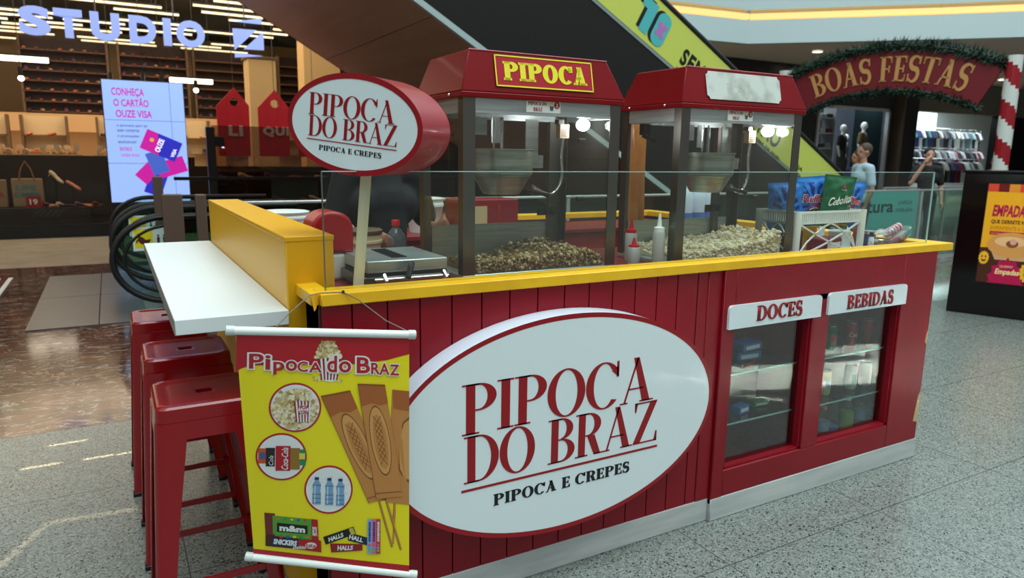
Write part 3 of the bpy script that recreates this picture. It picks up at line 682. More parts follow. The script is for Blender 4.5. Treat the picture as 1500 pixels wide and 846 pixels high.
machine('red roofed popcorn machine with worn blank white plate, numbered 3', 2.02, 2.735, 2.22, 2.60, 3, False)

def kernel_unit(seed):
    rnd = random.Random(seed); bm = bmesh.new(); bmesh.ops.create_icosphere(bm, subdivisions=1, radius=1)
    vs = [v.co.copy() for v in bm.verts]; fs = [tuple(v.index for v in f.verts) for f in bm.faces]; bm.free(); V = []; F = []
    for k in range(4):
        c = Vector((rnd.uniform(-1,1),rnd.uniform(-1,1),rnd.uniform(-1,1))).normalized()*.6; r = rnd.uniform(.5,.8); n = len(V)
        V += [c+v*r*rnd.uniform(.85,1.15) for v in vs]; F += [tuple(a+n for a in f) for f in fs]
    return V, F
KU = [kernel_unit(i) for i in range(6)]
def popcorn(label, x0, x1, y0, y1, z0, hfun, n, cols):
    q = B(); ms = [mat('popcorn_%d_%d_%d' % c, c, .75) for c in cols]
    def top(u, v): return Vector((x0+(x1-x0)*u, y0+(y1-y0)*v, z0+max(.004,hfun(u,v)-.012)))
    nu, nv = 24, 12
    q.grid(top, nu, nv, ms[0])
    for v in (0,1): q.add([p for i in range(nu+1) for p in (top(i/nu,v), Vector((top(i/nu,v).x,top(i/nu,v).y,z0)))], [(2*i,2*i+1,2*i+3,2*i+2) for i in range(nu)], ms[0])
    for u in (0,1): q.add([p for i in range(nv+1) for p in (top(u,i/nv), Vector((top(u,i/nv).x,top(u,i/nv).y,z0)))], [(2*i,2*i+1,2*i+3,2*i+2) for i in range(nv)], ms[0])
    for i in range(n):
        u, v = random.random(), random.random()**1.5
        if i < n*.42: y = y0+random.uniform(0,.008); h = hfun(u,0); z = z0+random.uniform(.006,max(.01,h)); x = x0+(x1-x0)*u
        else: p = top(u,v); x, y, z = p.x, p.y, p.z+random.uniform(.0,.014)
        V, F = KU[i % 6]; s = random.uniform(.0075,.0110); R = Matrix.Rotation(random.uniform(0,6.3),3,'Z') @ Matrix.Rotation(random.uniform(0,6.3),3,'X')
        q.add([Vector((x,y,z))+R@(p*s) for p in V], F, ms[random.choice(range(len(ms)))])
    o = q.build('popcorn', None, loc=((x0+x1)/2,(y0+y1)/2,z0), smooth=60, fix=False)
    tag(o, label, 'popcorn', kind='stuff')
h2 = lambda u, v: .030+.024*u**1.2+.024*math.exp(-((u-.70)/.2)**2)-.03*max(0,(u-.86)/.14)+.012*math.sin(7*u+3*v)+.005*math.sin(23*u+9*v)-.02*v*(1-u)
h3 = lambda u, v: .032+.062*u+.012*math.sin(6*u+.6)+.01*math.exp(-((u-.93)/.08)**2)+.005*math.sin(21*u+8*v)-.02*(1-v)*(1-u)
popcorn('golden brown popcorn heap inside the machine numbered 2', 1.145, 1.72, 2.318, 2.66, 1.071, h2, 1700, [(128,96,56),(160,130,84),(96,68,38),(206,188,146)])
popcorn('pale cream popcorn heap inside the machine numbered 3', 2.075, 2.68, 2.238, 2.56, 1.071, h3, 1700, [(240,230,204),(226,212,182),(248,242,224),(206,184,140)])

# ================================================================ goods on the counter
# crepe iron
t = thing('crepe_iron', 'grey stainless electric crepe iron on the counter behind the white pole', 'crepe iron', (.86,2.41,DK)); L = (.86,2.41,DK)
P = lambda b, n, par=None, **k: b.build(n, par or t, loc=L, **k)
for x in (.735,.985):
    for y in (2.28,2.54):
        q = B(); q.cyl((x,y,DK),(x,y,DK+.012),.014,M['rubber'],n=12); P(q,'foot')
q = B(); q.box(.70,1.02,2.25,2.57,DK+.012,1.098,M['darksteel']); P(q,'lower_body',bevel=.004)
q = B(); q.box(.715,1.005,2.255,2.565,1.098,1.108,mat('burnt_iron',(30,24,20),.6)); P(q,'baking_plate')
q = B(); q.box(.715,1.005,2.245,2.57,1.110,1.152,M['steel']); lid = P(q,'lid',bevel=.005)
q = B()
for i in range(8): q.box(.82+.0,.875,2.30+.03*i,2.312+.03*i,1.1515,1.1555,M['near_black'])
q.build('vent_slots', lid, loc=L)
q = B(); q.tube([(.87,2.25,1.135),(.865,2.225,1.14),(.85,2.20,1.128),(.835,2.185,1.10)],[.008,.010,.011,.010],M['rubber'],10); q.build('lid_handle', lid, loc=L)
q = B(); q.tube([(.735,2.228,1.09),(1.0,2.228,1.09)],.007,M['chrome'],12)
for x in (.77,.985):
    q.tube([(x,2.248,1.09),(x,2.228,1.105),(x,2.215,1.09),(x,2.228,1.075),(x,2.248,1.09)],.007,M['chrome'],10)
P(q,'hinge_rod')
# red lidded bin
t = thing('napkin_bin', 'red domed lid bin with white body beside the yellow partition', 'bin', (.675,2.57,DK)); L = (.675,2.57,DK)
q = B(); q.hexa([(.612,2.505,DK),(.738,2.505,DK),(.738,2.635,DK),(.612,2.635,DK)],[(.605,2.5,1.15),(.745,2.5,1.15),(.745,2.64,1.15),(.605,2.64,1.15)],M['white_pl']); q.build('body', t, loc=L, bevel=.012)
q = B(); prof = [(.60,1.15)]+[(.675-.075*math.cos(PI*k/14)*(1 if True else 1), 1.225+.075*math.sin(PI*k/14)**.8) for k in range(15)]+[(.75,1.15)]
q.prism([(x,2.495,z) for x,z in prof],(0,.15,0),mat('bin_red',(156,0,10),.3)); q.build('domed_lid', t, loc=L, bevel=.012, seg=3)
# plastic bottle with red cap
def lathe_thing(name,label,cat,loc,parts,group=None,n=24):
    t = thing(name,label,cat,loc,group=group)
    for nm, prof, m in parts: q = B(); q.lathe(prof,(0,0,0),m,n); q.build(nm,t,smooth=40)
    return t
lathe_thing('plastic_bottle','empty clear plastic bottle with red cap behind the crepe iron','bottle',(.975,2.68,DK),
  [('body',[(.001,0),(.034,0),(.04,.006),(.04,.045),(.037,.055),(.04,.065),(.041,.11),(.036,.135),(.02,.158),(.0135,.166),(.0135,.172)],M['clearpl']),('cap',[(.001,.172),(.0165,.172),(.0165,.194),(.015,.196),(.001,.196)],mat('cap_red',(190,16,24),.35))])
# buckets
M['cream_pl'] = mat('cream_plastic',(206,184,148),.45)
t = lathe_thing('cream_bucket','cream plastic bucket with brown rim behind the crepe iron','bucket',(.862,2.77,DK),
  [('body',[(.001,0),(.068,0),(.078,.10),(.083,.102),(.083,.112),(.079,.114),(.08,.135),(.075,.138),(.07,.02),(.001,.01)],M['cream_pl']),('lid',[(.06,.137),(.083,.137),(.085,.142),(.085,.152),(.08,.155),(.001,.152)],mat('lid_brown',(96,70,48),.5))])
def tub(lbl,x,y,r,h,hnd=True):
    lathe_thing('white_tub',lbl,'tub',(x,y,DK),[('body',[(.001,0),(r*.82,0),(r,h*.78),(r+.004,h*.8),(r+.004,h*.88),(r,h*.9),(r,h),(r-.006,h),(r*.8,.01),(.001,.01)],M['white_pl']),('lid',[(.001,h*.995),(r-.01,h*.995),(r+.004,h),(r+.006,h+.008),(r-.008,h+.012),(.001,h+.006)],M['white_pl'])],n=32)
tub('wide white plastic tub on the rear counter behind the yellow partition',.80,3.92,.125,.135)
tub('narrower white plastic tub on the rear counter beside the attendant',1.16,4.0,.09,.12)
tub('tall white plastic tub on the rear counter behind the machine numbered 2',1.62,3.95,.11,.19)
# squeeze bottles
def squeeze(lbl,x,y,h,capm):
    s = h/.13
    lathe_thing('squeeze_bottle',lbl,'squeeze bottle',(x,y,DK),[('body',[(.001,0),(.024,0),(.026,.004),(.026,h*.62),(.023,h*.66),(.001,h*.66)],mat('frosted_plastic',(206,210,204),.4,trans=.35)),('cap',[(.001,h*.66),(.0225,h*.66),(.0225,h*.74),(.011,h*.755),(.004,h),(.001,h)],capm)],n=20)
squeeze('shortest squeeze bottle with a red nozzle, nearest the glass',1.93,2.37,.115,mat('cap_red',(190,16,24),.35))
squeeze('taller squeeze bottle with a red nozzle between the two machines',1.985,2.46,.19,mat('cap_red',(190,16,24),.35))
squeeze('squeeze bottle with a white nozzle beside the machine numbered 3',1.983,2.275,.225,M['white_pl'])
# water bottles behind machine 3
for i,(x,y) in enumerate(((3.10,3.34),(3.22,3.36),(3.34,3.40))):
    lathe_thing('water_bottle','large water bottle with blue label on the side counter behind machine 3','bottle',(x,y,DK),[('body',[(.001,0),(.05,0),(.055,.01),(.055,.2),(.04,.255),(.018,.285),(.018,.3)],mat('milky_bottle',(190,206,222),.3)),('label',[(.0555,.05),(.0562,.05),(.0562,.12),(.0555,.12)],mat('label_blue',(60,110,180),.4)),('cap',[(.001,.3),(.02,.3),(.02,.322),(.001,.322)],mat('cap_blue',(30,80,180),.4))],group='water bottles on the side counter')
# red tray box and taps on the rear counter
t = thing('counter_box','red box with white front panel on the rear counter','box',(2.0,3.95,DK)); q = B(); q.box(1.80,2.2,3.84,4.06,DK,1.24,M['red']); q.build('body',t,loc=(2.0,3.95,DK),bevel=.006); q = B(); q.box(1.83,1.98,3.835,3.84,1.08,1.2,mat('panel_beige',(196,176,130),.5)); q.build('front_panel',t,loc=(2.0,3.95,DK))
t = thing('tap','curved chrome tap on the rear counter behind the kettle','tap',(1.44,4.08,DK)); q = B(); q.cyl((0,0,0),(0,0,.03),.02,M['chrome']); q.build('base',t); q = B(); q.tube([(0,0,.02),(0,0,.17),(-.01,-.02,.2),(-.02,-.06,.205),(-.025,-.09,.18),(-.025,-.095,.13)],.01,M['chrome'],10); q.build('spout',t,smooth=60)
# added amber sheet standing in for the warm reflection in the machine glass
q = B(); q.grid(lambda u,v: Vector((-.07+.14*u, .012*math.sin(9*u)+.006*math.sin(17*u+5*v), .66*v)), 24, 10, mat('warm_reflection_amber',(214,146,72),.25,coat=.5,var=(7,(180,110,48),.3,.7)))
o = q.build('warm_reflection_sheet', None, smooth=60, solid=.001); o.location = (2.25,2.78,DK); tag(o,'added amber sheet imitating the warm reflection between the two popcorn machines','reflection sheet')
# crate with chips
t = thing('plastic_crate','white openwork plastic crate full of crisps on the counter end','crate',(2.995,2.328,DK), rz=0)
cw, cd, ch = .47, .225, .215
CR = M['white_pl']; x0,x1,y0,y1 = -cw/2,cw/2,-cd/2,cd/2
t.rotation_euler = (0,0,0)
q = B()
for a,c in (((x0,y0),(x1,y0)),((x1,y0),(x1,y1)),((x1,y1),(x0,y1)),((x0,y1),(x0,y0))):
    A = Vector((*a,0)); Cc = Vector((*c,0)); d = (Cc-A); Ln = d.length; d.normalize(); nrm = Vector((-d.y,d.x,0))*.003
    def bar(p,r,w): # flat strip in the side plane between (s,z) points
        e = (Vector(r)-Vector(p)); l = e.length; e /= l; o = Vector((-e.y,e.x))*w/2; P4 = [Vector(p)+o,Vector(p)-o,Vector(r)-o,Vector(r)+o]
        lo = [A+d*s_.x+Vector((0,0,s_.y))-nrm for s_ in P4]; hi = [x+nrm*2 for x in lo]; q.hexa(lo,hi,CR)
    bar((0,ch-.006),(Ln,ch-.006),.012); bar((0,ch-.055),(Ln,ch-.055),.010); bar((0,.006),(Ln,.006),.012)
    n = int(Ln/.0155)
    for i in range(n+1): bar((.02+i*(Ln-.04)/n,ch-.052),(.02+i*(Ln-.04)/n,ch-.01),.006)
    m = 2 if Ln > .6 else 1; w = Ln/m
    for k in range(m):
        s0 = k*w
        bar((s0+.0,0.0),(s0,ch),.03); bar((s0+w,0),(s0+w,ch),.03)
        for sg in (0,1):
            pts = [((s0+.02+(w-.04)*(u if not sg else 1-u)), .01+(ch-.07)*(u**1.35)) for u in [j/8 for j in range(9)]]
            for p,r in zip(pts,pts[1:]): bar(p,r,.007)
            pts = [((s0+.02+(w-.04)*(u if not sg else 1-u)), .01+(ch-.07)*min(1,1.0*(u*2.2))**.7) for u in [j/8 for j in range(5)]]
            for p,r in zip(pts,pts[1:]): bar(p,r,.006)
q.build('basket_sides', t, smooth=0)
q = B(); q.box(x0,x1,y0,y1,0,.006,CR); q.build('basket_floor', t)
q = B()
for (x,y) in ((x0,y0),(x1,y0),(x0,y1),(x1,y1)): q.lathe([(.016,0),(.018,ch),(.001,ch)],(x,y,0),CR,14)
q.build('corner_posts', t)
# crisp bags : a pillow shape with crimped ends, printed front
def bag(label, loc, rz, tilt, w, h, base, art):
    t = thing('crisp_bag', label, 'crisp bag', loc, group=None); t.rotation_euler = (tilt[0], tilt[1], rz)
    def surf(u, v, s, l=0):
        th = .028*(max(0,math.sin(PI*min(max(u,.0),1)))**.6)*(max(0,math.sin(PI*min(max((v-.04)/.92,0),1)))**.6)
        wr = .002*math.sin(19*u+13*v)+.0015*math.sin(31*v-9*u)
        return Vector(((u-.5)*w*(1-.08*math.sin(PI*v)), s*(th+wr*(th>0.002)+.0006+l), v*h))
    q = B(); q.grid(lambda u,v: surf(u,v,-1), 20, 26, base); q.grid(lambda u,v: surf(1-u,v,1), 20, 26, base); body = q.build('bag_body', t, smooth=80)
    mp = lambda u, v, l=0: surf(u, v, -1, .0012+l)
    # subdivide art by drawing small pieces: fine because polygons are short
    q = B(); art(q, mp); q.build('print', body, smooth=0, fix=False)
    return t
def fan(q, mp, cols, cu, cv, n=12):
    for i in range(n):
        a0, a1 = 2*PI*i/n, 2*PI*(i+.5)/n
        for k in range(6):
            r0, r1 = .14+.14*k, .14+.14*(k+1); P4 = [(cu+r*math.cos(a),cv+r*math.sin(a)*.8) for r,a in ((r0,a0),(r1,a0),(r1,a1),(r0,a1))]
            if all(.02 < p[0] < .98 and .05 < p[1] < .93 for p in P4): q.apoly(mp,P4,cols,0)
def waves(q, mp):
    db = mat('bag_deep_blue',(10,34,128),.3,coat=.3); fan(q,mp,db,.5,.45)
    wt = mat('print_white',(236,236,232),.4); rd = mat('print_red',(196,22,40),.4); ch = mat('print_chip',(216,150,52),.5)
    q.aell(mp,.52,.34,.2,.13,rd,.002,24); q.aell(mp,.52,.36,.15,.045,wt,.003,20); q.aell(mp,.52,.32,.15,.06,M['black'],.0035,20); q.aell(mp,.54,.26,.17,.1,ch,.004,18)
    q.atext(mp,'Ruffles',.14,.51,.76,.17,wt,.003,bold=.045,slope=-.04,shear=.2); q.atext(mp,'Ruffles',.15,.52,.74,.15,rd,.005,bold=.012,slope=-.04,shear=.2)
def onion(q, mp):
    wt = mat('print_white',(236,236,232),.4); ch = mat('print_chip',(206,170,90),.5)
    for k in range(6): q.apoly(mp,[(.06+.15*k,.05),(.06+.15*(k+1),.05),(.06+.15*(k+1),.18+.028*(k+1)),(.06+.15*k,.18+.028*k)],ch,0)
    q.aline(mp,(.04,.27),(.5,.31),.03,wt,.001); q.aline(mp,(.5,.31),(.96,.44),.03,wt,.001)
    q.atext(mp,'Cebolitos',.14,.40,.78,.16,wt,.003,bold=.02,shear=.35,slope=.13)
    q.aring(mp,.27,.17,.19,.11,.04,.025,M['black'],.002,24); q.aell(mp,.27,.17,.15,.085,wt,.0022,22); q.atext(mp,'50%',.17,.13,.2,.08,M['black'],.003,bold=.03)
    q.atext(mp,'elma chips',.48,.72,.16,.035,wt,.003); q.aell(mp,.56,.80,.05,.035,mat('print_red',(196,22,40),.4),.003,14)
bb = mat('bag_blue',(36,120,206),.25,coat=.4); gg = mat('bag_green',(12,92,52),.25,coat=.4)
z0 = DK+.13
bag('blue crisp bag in the crate, left of the green bag, Ruffles lettering clear',(2.985,2.335,z0),math.radians(-12),(.08,-.06,0),.20,.245,bb,waves)
bag('green crisp bag lettered Cebolitos standing in the white crate',(3.065,2.262,z0),math.radians(-14),(.05,.08,0),.185,.25,gg,onion)
bag('blue crisp bag leaning right at the crate end, behind the green bag',(3.235,2.33,z0),math.radians(-24),(.06,.13,0),.16,.225,bb,waves)
bag('blue crisp bag at the crate left end, half hidden behind machine post',(2.845,2.36,z0-.02),math.radians(-35),(.05,-.05,0),.17,.235,bb,lambda q,mp: fan(q,mp,mat('bag_deep_blue',(10,34,128),.3,coat=.3),.5,.45))
# goods in the crate
def packet(label, name, loc, dims, rz, m, m2=None):
    t = thing(name, label, 'packet', loc, rz); q = B(); q.box(-dims[0]/2,dims[0]/2,-dims[1]/2,dims[1]/2,0,dims[2],m); bo = q.build('wrapper', t, bevel=.008)
    if m2: q = B(); q.box(-dims[0]/2*.8,dims[0]/2*.8,-dims[1]/2-.001,-dims[1]/2,dims[2]*.3,dims[2]*.7,m2); q.build('label_print', bo)
packet('dark red packet lying at the bottom of the white crate','snack_packet',(3.06,2.29,DK+.007),(.17,.10,.07),.2,mat('packet_red',(120,18,34),.4),mat('print_white',(236,236,232),.4))
packet('yellow packet standing in the white crate under the green bag','snack_packet',(3.05,2.39,DK+.007),(.10,.05,.125),-.1,mat('packet_yellow',(226,170,30),.4))
packet('white rounded packet at the right end of the white crate','snack_packet',(3.185,2.3,DK+.007),(.09,.08,.10),.1,M['white_pl'])
packet('dark brown packet at the left end of the white crate','snack_packet',(2.83,2.33,DK+.007),(.13,.10,.11),.1,mat('packet_brown',(66,30,30),.4))
# clear bag with rolls and bottles next to the crate
lathe_thing('sauce_bottle','small pink bottle with orange cap right of the crate','bottle',(3.375,2.33,DK),[('body',[(.001,0),(.022,0),(.024,.005),(.024,.09),(.018,.115),(.012,.125)],mat('sauce_pink',(150,70,70),.35)),('cap',[(.001,.125),(.016,.125),(.017,.155),(.012,.165),(.001,.166)],mat('cap_orange',(214,84,44),.4))])
lathe_thing('condiment_bottle','tiny white bottle with black cap inside the clear bag','bottle',(3.395,2.265,DK),[('body',[(.001,0),(.015,0),(.016,.005),(.013,.06),(.008,.07)],M['white_pl']),('cap',[(.001,.07),(.01,.07),(.01,.09),(.001,.091)],M['rubber'])])
lathe_thing('jar','small glass jar with silver lid inside the clear bag','jar',(3.435,2.245,DK),[('body',[(.001,0),(.03,0),(.032,.006),(.032,.035),(.027,.042)],mat('jar_olive',(120,110,60),.3)),('lid',[(.001,.042),(.03,.042),(.03,.054),(.027,.057),(.001,.057)],M['chrome'])])
lathe_thing('jar','blue lidded tin standing behind the jar in the clear bag','tin',(3.45,2.315,DK),[('body',[(.001,0),(.03,0),(.031,.06),(.03,.075)],mat('tin_blue',(80,96,140),.35)),('lid',[(.001,.075),(.032,.075),(.032,.092),(.001,.093)],M['alu'])])
t = thing('wrapped_roll','dark red wrapped cracker roll tilted inside the clear bag','roll',(3.475,2.20,DK+.036)); q = B(); q.cyl((-.025,0,.0),(.075,.0,.035),.026,mat('roll_red',(124,30,40),.3)); bo = q.build('wrapper',t); q = B(); q.cyl((-.027,0,-.0008),(-.0245,0,0),.024,M['alu']); q.build('foil_end',bo); q = B(); q.cyl((.03,0,.0193),(.07,0,.0333),.0265,mat('roll_grey',(120,110,96),.4)); q.build('band',bo)
t = thing('wrapped_roll','striped pink cracker roll on top inside the clear bag','roll',(3.50,2.235,DK+.085)); q = B(); q.cyl((-.03,0,.0),(.07,.0,.03),.023,mat('roll_pink',(196,150,160),.3)); bo = q.build('wrapper',t)
for k in range(4): q = B(); q.cyl((-.02+.022*k,0,.003+.0066*k),(-.012+.022*k,0,.0054+.0066*k),.0235,mat('roll_red',(124,30,40),.3)); q.build('stripe',bo)
rr = random.Random(4)
def bagf(u, v):
    a = 2*PI*u; w_ = math.sin(PI*min(1,.08+.92*v))**.5 if v < .8 else .45+.6*(v-.8); k = 1+.10*math.sin(5*a+9*v)+.06*math.sin(11*a-14*v)
    return Vector((-.12+.27*v, .052*w_*k*math.cos(a), max(.001,.062+.05*w_*k*math.sin(a)+ (0 if v<.8 else .16*(v-.8)))))
q = B(); q.grid(bagf, 36, 24, glass('clear_film',(246,248,250),2.2,rough=.12,dirt=.06,dcol=(240,240,245))); o = q.build('clear_bag', None, smooth=60); o.location = (3.475,2.225,DK); tag(o,'crumpled clear plastic bag holding cracker rolls at the counter end','plastic bag')

# ================================================================ inside the display cabinet
def can(label, x, y, z, col, txt=None, col2=None):
    t = thing('drink_can', label, 'drink can', (x,y,z)); m = mat('can_%d_%d_%d' % col, col, .3, metal=.35)
    q = B(); q.lathe([(.001,.004),(.02,.002),(.024,0),(.029,.008),(.029,.108),(.0255,.117)],(0,0,0),m,24); bo = q.build('body',t,smooth=40)
    q = B(); q.lathe([(.0255,.117),(.0255,.121),(.0235,.121),(.023,.117),(.001,.117)],(0,0,0),M['alu'],24); q.build('lid',t,smooth=40)
    cyl_m = lambda u,v,l=0: Vector(((.0293+l)*math.sin(u/.029-.35), -(.0293+l)*math.cos(u/.029-.35), v))
    if col2: q = B(); q.grid(lambda u,v: cyl_m(-.012+.024*u,.03+.05*v), 6, 1, mat('can_print_%d_%d_%d' % col2,col2,.4)); q.build('label_print',bo,fix=False)
    if txt: q = B(); q.atext(cyl_m,txt,-.024,.05,.048,.022,mat('print_white',(236,236,232),.4),.0004,bold=.01,shear=.3); q.build('lettering',bo,smooth=0,fix=False)
ZA, ZB, ZC = .599, .373, .1345
can('green drink can on the top drinks shelf',2.985,2.15,ZA,(16,110,56),col2=(200,60,60))
can('red drink can lettered Coca on the top drinks shelf',3.14,2.15,ZA,(176,30,44),txt='Coca')
can('red drink can nearest the right jamb on the top shelf',3.275,2.15,ZA,(168,26,40))
can('yellow drink can on the middle drinks shelf',2.975,2.15,ZB,(222,196,110),col2=(120,170,190))
can('white and green drink can on the middle drinks shelf',3.175,2.15,ZB,(200,222,216),col2=(40,170,110))
can('pale silver drink can on the middle drinks shelf',3.29,2.15,ZB,(206,206,214))
def pet(label, x, y, capc, labc, h=.19, bodyc=None, labh=(.35,.6)):
    s = h/.19; r = .031
    t = lathe_thing('drink_bottle',label,'bottle',(x,y,ZC),[('body',[(.001,.004),(r*.8,0),(r,.008*s),(r*.95,.04*s),(r,.055*s),(r*.92,.085*s),(r,.10*s),(r,.125*s),(r*.6,.155*s),(.012,.168*s),(.012,.174*s)],bodyc or M['clearpl']),('cap',[(.001,.172*s),(.0145,.172*s),(.0145,.19*s),(.001,.191*s)],mat('pcap_%d_%d_%d' % capc,capc,.4)),('label',[(r+.0004,.19*s*labh[0]),(r+.0012,.19*s*labh[0]),(r+.0012,.19*s*labh[1]),(r+.0004,.19*s*labh[1])],mat('plab_%d_%d_%d' % labc,labc,.4))])
pet('clear bottle with orange cap at the left jamb, bottom shelf',2.96,2.13,(214,100,50),(120,150,180),.185)
pet('clear bottle with dark cap and blue label beside the lime bottle',3.06,2.15,(90,40,36),(70,120,180),.205,labh=(.1,.3))
pet('lime printed bottle on the bottom drinks shelf',3.16,2.14,(230,230,226),(120,160,50),.20,labh=(.1,.62))
pet('clear water bottle with blue cap, nearer the lime bottle',3.27,2.14,(30,80,170),(110,160,196),.19)
pet('clear water bottle with blue cap, nearest the right jamb',3.365,2.16,(30,80,170),(110,160,196),.19)
def sweetbox(label,x,y,z,dims,c,c2,rz=0):
    t = thing('sweet_pack',label,'sweet pack',(x,y,z),rz); q = B(); q.box(-dims[0]/2,dims[0]/2,-dims[1]/2,dims[1]/2,0,dims[2],mat('pack_%d_%d_%d' % c,c,.4)); bo = q.build('wrapper',t,bevel=.004)
    q = B(); q.box(-dims[0]*.36,dims[0]*.36,-dims[1]/2-.001,-dims[1]/2,dims[2]*.25,dims[2]*.72,mat('packp_%d_%d_%d' % c2,c2,.4)); q.build('label_print',bo)
sweetbox('blue sweet pack, upper one stacked on the top shelf under DOCES',2.40,2.15,.6735,(.13,.09,.035),(52,110,180),(220,226,230),.1)
sweetbox('blue sweet pack, lower one stacked on the top shelf under DOCES',2.39,2.15,.6330,(.14,.09,.038),(40,84,150),(200,210,220),-.05)
sweetbox('dark brown chocolate pack under the two blue packs under DOCES',2.385,2.15,.6055,(.15,.09,.026),(70,34,26),(190,50,40),.3)
sweetbox('blue sweet box on the lower shelf under DOCES',2.39,2.14,.3835,(.075,.05,.035),(40,110,190),(220,226,230),.15)
sweetbox('green sweet box on the lower shelf under DOCES',2.54,2.17,.3835,(.09,.05,.025),(60,120,80),(200,210,190),-.1)

# ================================================================ steel stools
def stool(label, x, y):
    t = thing('bar_stool', label, 'stool', (x,y,0)); hw, hd, H = .145, .145, .77; R = M['redgloss']
    def rr(a, bb, r, z, n=6):
        pts = []
        for cx, cy, s in ((a-r,bb-r,0),(-a+r,bb-r,90),(-a+r,-bb+r,180),(a-r,-bb+r,270)):
            for k in range(n+1): th = math.radians(s+90*k/n); pts.append(Vector((cx+r*math.cos(th),cy+r*math.sin(th),z)))
        return pts
    # seat pan with an oval grip slot: rings from the slot edge outwards
    n = len(rr(hw,hd,.03,H)); slot = []
    base = rr(hw-.022,hd-.022,.022,H)
    for p in base:
        a = math.atan2(p.y,p.x); c, s_ = math.cos(a), math.sin(a); k = (abs(c)**3+abs(s_)**3)**(-1/3); slot.append(Vector((.027*c*k,.021*s_*k,H-.004)))
    ring = lambda z, f: [Vector((p.x*f, p.y*f, z)) for p in slot]
    rings = [ring(H-.018,1), ring(H-.005,1), ring(H-.004,1.15), ring(H-.004,1.5), rr(hw-.045,hd-.045,.018,H-.004), rr(hw-.032,hd-.032,.02,H-.004), rr(hw-.022,hd-.022,.024,H), rr(hw-.006,hd-.006,.028,H), rr(hw,hd,.03,H-.006), rr(hw+.002,hd+.002,.03,H-.045), rr(hw-.004,hd-.004,.03,H-.046), rr(hw-.008,hd-.008,.03,H-.012), rr(hw-.03,hd-.03,.02,H-.010), ring(H-.018,1.02)]
    q = B(); q.ring_loft(rings, R, False, False); q.build('seat', t, smooth=40)
    q = B(); q.ring_loft([rr(hw+.003,hd+.003,.03,H-.046),rr(hw+.006,hd+.006,.03,H-.10),rr(hw+.002,hd+.002,.03,H-.10),rr(hw-.001,hd-.001,.03,H-.046)],R,False,False,closed=True); q.build('apron', t, smooth=40)
    fx, fy = .19, .19
    for sx in (-1,1):
        for sy in (-1,1):
            q = B(); rings = []
            for z, w_, th in ((H-.05,.088,.004),(.45,.066,.004),(.18,.05,.004),(.015,.038,.004)):
                f = 1-(z-.015)/(H-.065); cx = (hw+.004)+(fx-hw)*f; cy = (hd+.004)+(fy-hd)*f
                o = [(0,0),(-w_,0),(-w_,-.0),(-w_,-th),(-th*2.2,-th),(-th,-th*2.2),(-th,-w_),(0,-w_)]
                o = [(-.012,0),(-w_,0),(-w_,-th),(-.014,-th),(-th,-.014),(-th,-w_),(0,-w_),(0,-.012)]
                rings.append([Vector((sx*(cx+a),sy*(cy+c),z)) for a, c in o])
            q.ring_loft(rings, R); lg = q.build('leg', t, smooth=50)
            q = B(); q.box(*sorted((sx*(fx+.008),sx*(fx-.036))),*sorted((sy*(fy+.008),sy*(fy-.036))),0,.018,M['rubber']); q.build('rubber_foot', lg, bevel=.004)
    def at(z, sx, sy):
        f = 1-(z-.015)/(H-.065); return Vector((sx*(hw-.012+(fx-hw)*f), sy*(hd-.012+(fy-hd)*f), z))
    for z, pairs in ((.215,(((-1,-1),(1,-1)),((-1,1),(1,1)))),(.30,(((-1,-1),(-1,1)),((1,-1),(1,1))))):
        for a, c in pairs:
            q = B(); p0, p1 = at(z,*a), at(z,*c); d = (p1-p0).normalized(); s_ = Vector((-d.y,d.x,0))
            q.hexa([p0-s_*.003-Vector((0,0,.011)),p1-s_*.003-Vector((0,0,.011)),p1+s_*.003-Vector((0,0,.011)),p0+s_*.003-Vector((0,0,.011))],[p0-s_*.003+Vector((0,0,.011)),p1-s_*.003+Vector((0,0,.011)),p1+s_*.003+Vector((0,0,.011)),p0+s_*.003+Vector((0,0,.011))],R); q.build('crossbar', t)
    q = B()
    for a, c in (((-1,-1),(1,1)),((-1,1),(1,-1))):
        p0, p1 = at(.665,*a), at(.665,*c); q.tube([p0,(p0+p1)/2+Vector((0,0,-.02)),p1],.007,R,8)
    q.build('underseat_brace', t)
stool('glossy red steel stool nearest the camera, beside the hanging poster', .205, 2.325)
stool('glossy red steel stool in the middle of the row of three', .198, 2.88)
stool('glossy red steel stool farthest back, under the white bar shelf', .178, 3.53)

# ================================================================ hanging poster
Q = dict(TL=Vector((.2578,1.95,1.0243)),TR=Vector((.7124,1.862,.9841)),BR=Vector((.7018,1.862,.2471)),BL=Vector((.283,2.03,.3402)))
po = thing('poster_banner','yellow and red hanging poster lettered Pipoca do Braz in front of the stools','poster',(.50,1.92,.30))
PL = (.50,1.92,.30)
pn = (Q['TR']-Q['TL']).cross(Q['BL']-Q['TL']).normalized()
pn = pn if pn.y < 0 else -pn
PC = dict(TL=(345,490),TR=(597,493),BR=(597,835),BL=(372,810))   # corner coordinates of the artwork sheet
def homog(src):
    # projective map from artwork coordinates to the unit square (u right, v down)
    (x0,y0),(x1,y1),(x2,y2),(x3,y3) = src
    dx1,dx2,dx3 = x1-x2, x3-x2, x0-x1+x2-x3; dy1,dy2,dy3 = y1-y2, y3-y2, y0-y1+y2-y3
    den = dx1*dy2-dx2*dy1; g = (dx3*dy2-dx2*dy3)/den; h = (dx1*dy3-dx3*dy1)/den
    m = Matrix(((x1-x0+g*x1, x3-x0+h*x3, x0),(y1-y0+g*y1, y3-y0+h*y3, y0),(g,h,1))); return m.inverted()
HM = homog([PC[k] for k in ('TL','TR','BR','BL')])
def uv(px, py):
    a = HM @ Vector((px,py,1)); return a.x/a.z, a.y/a.z
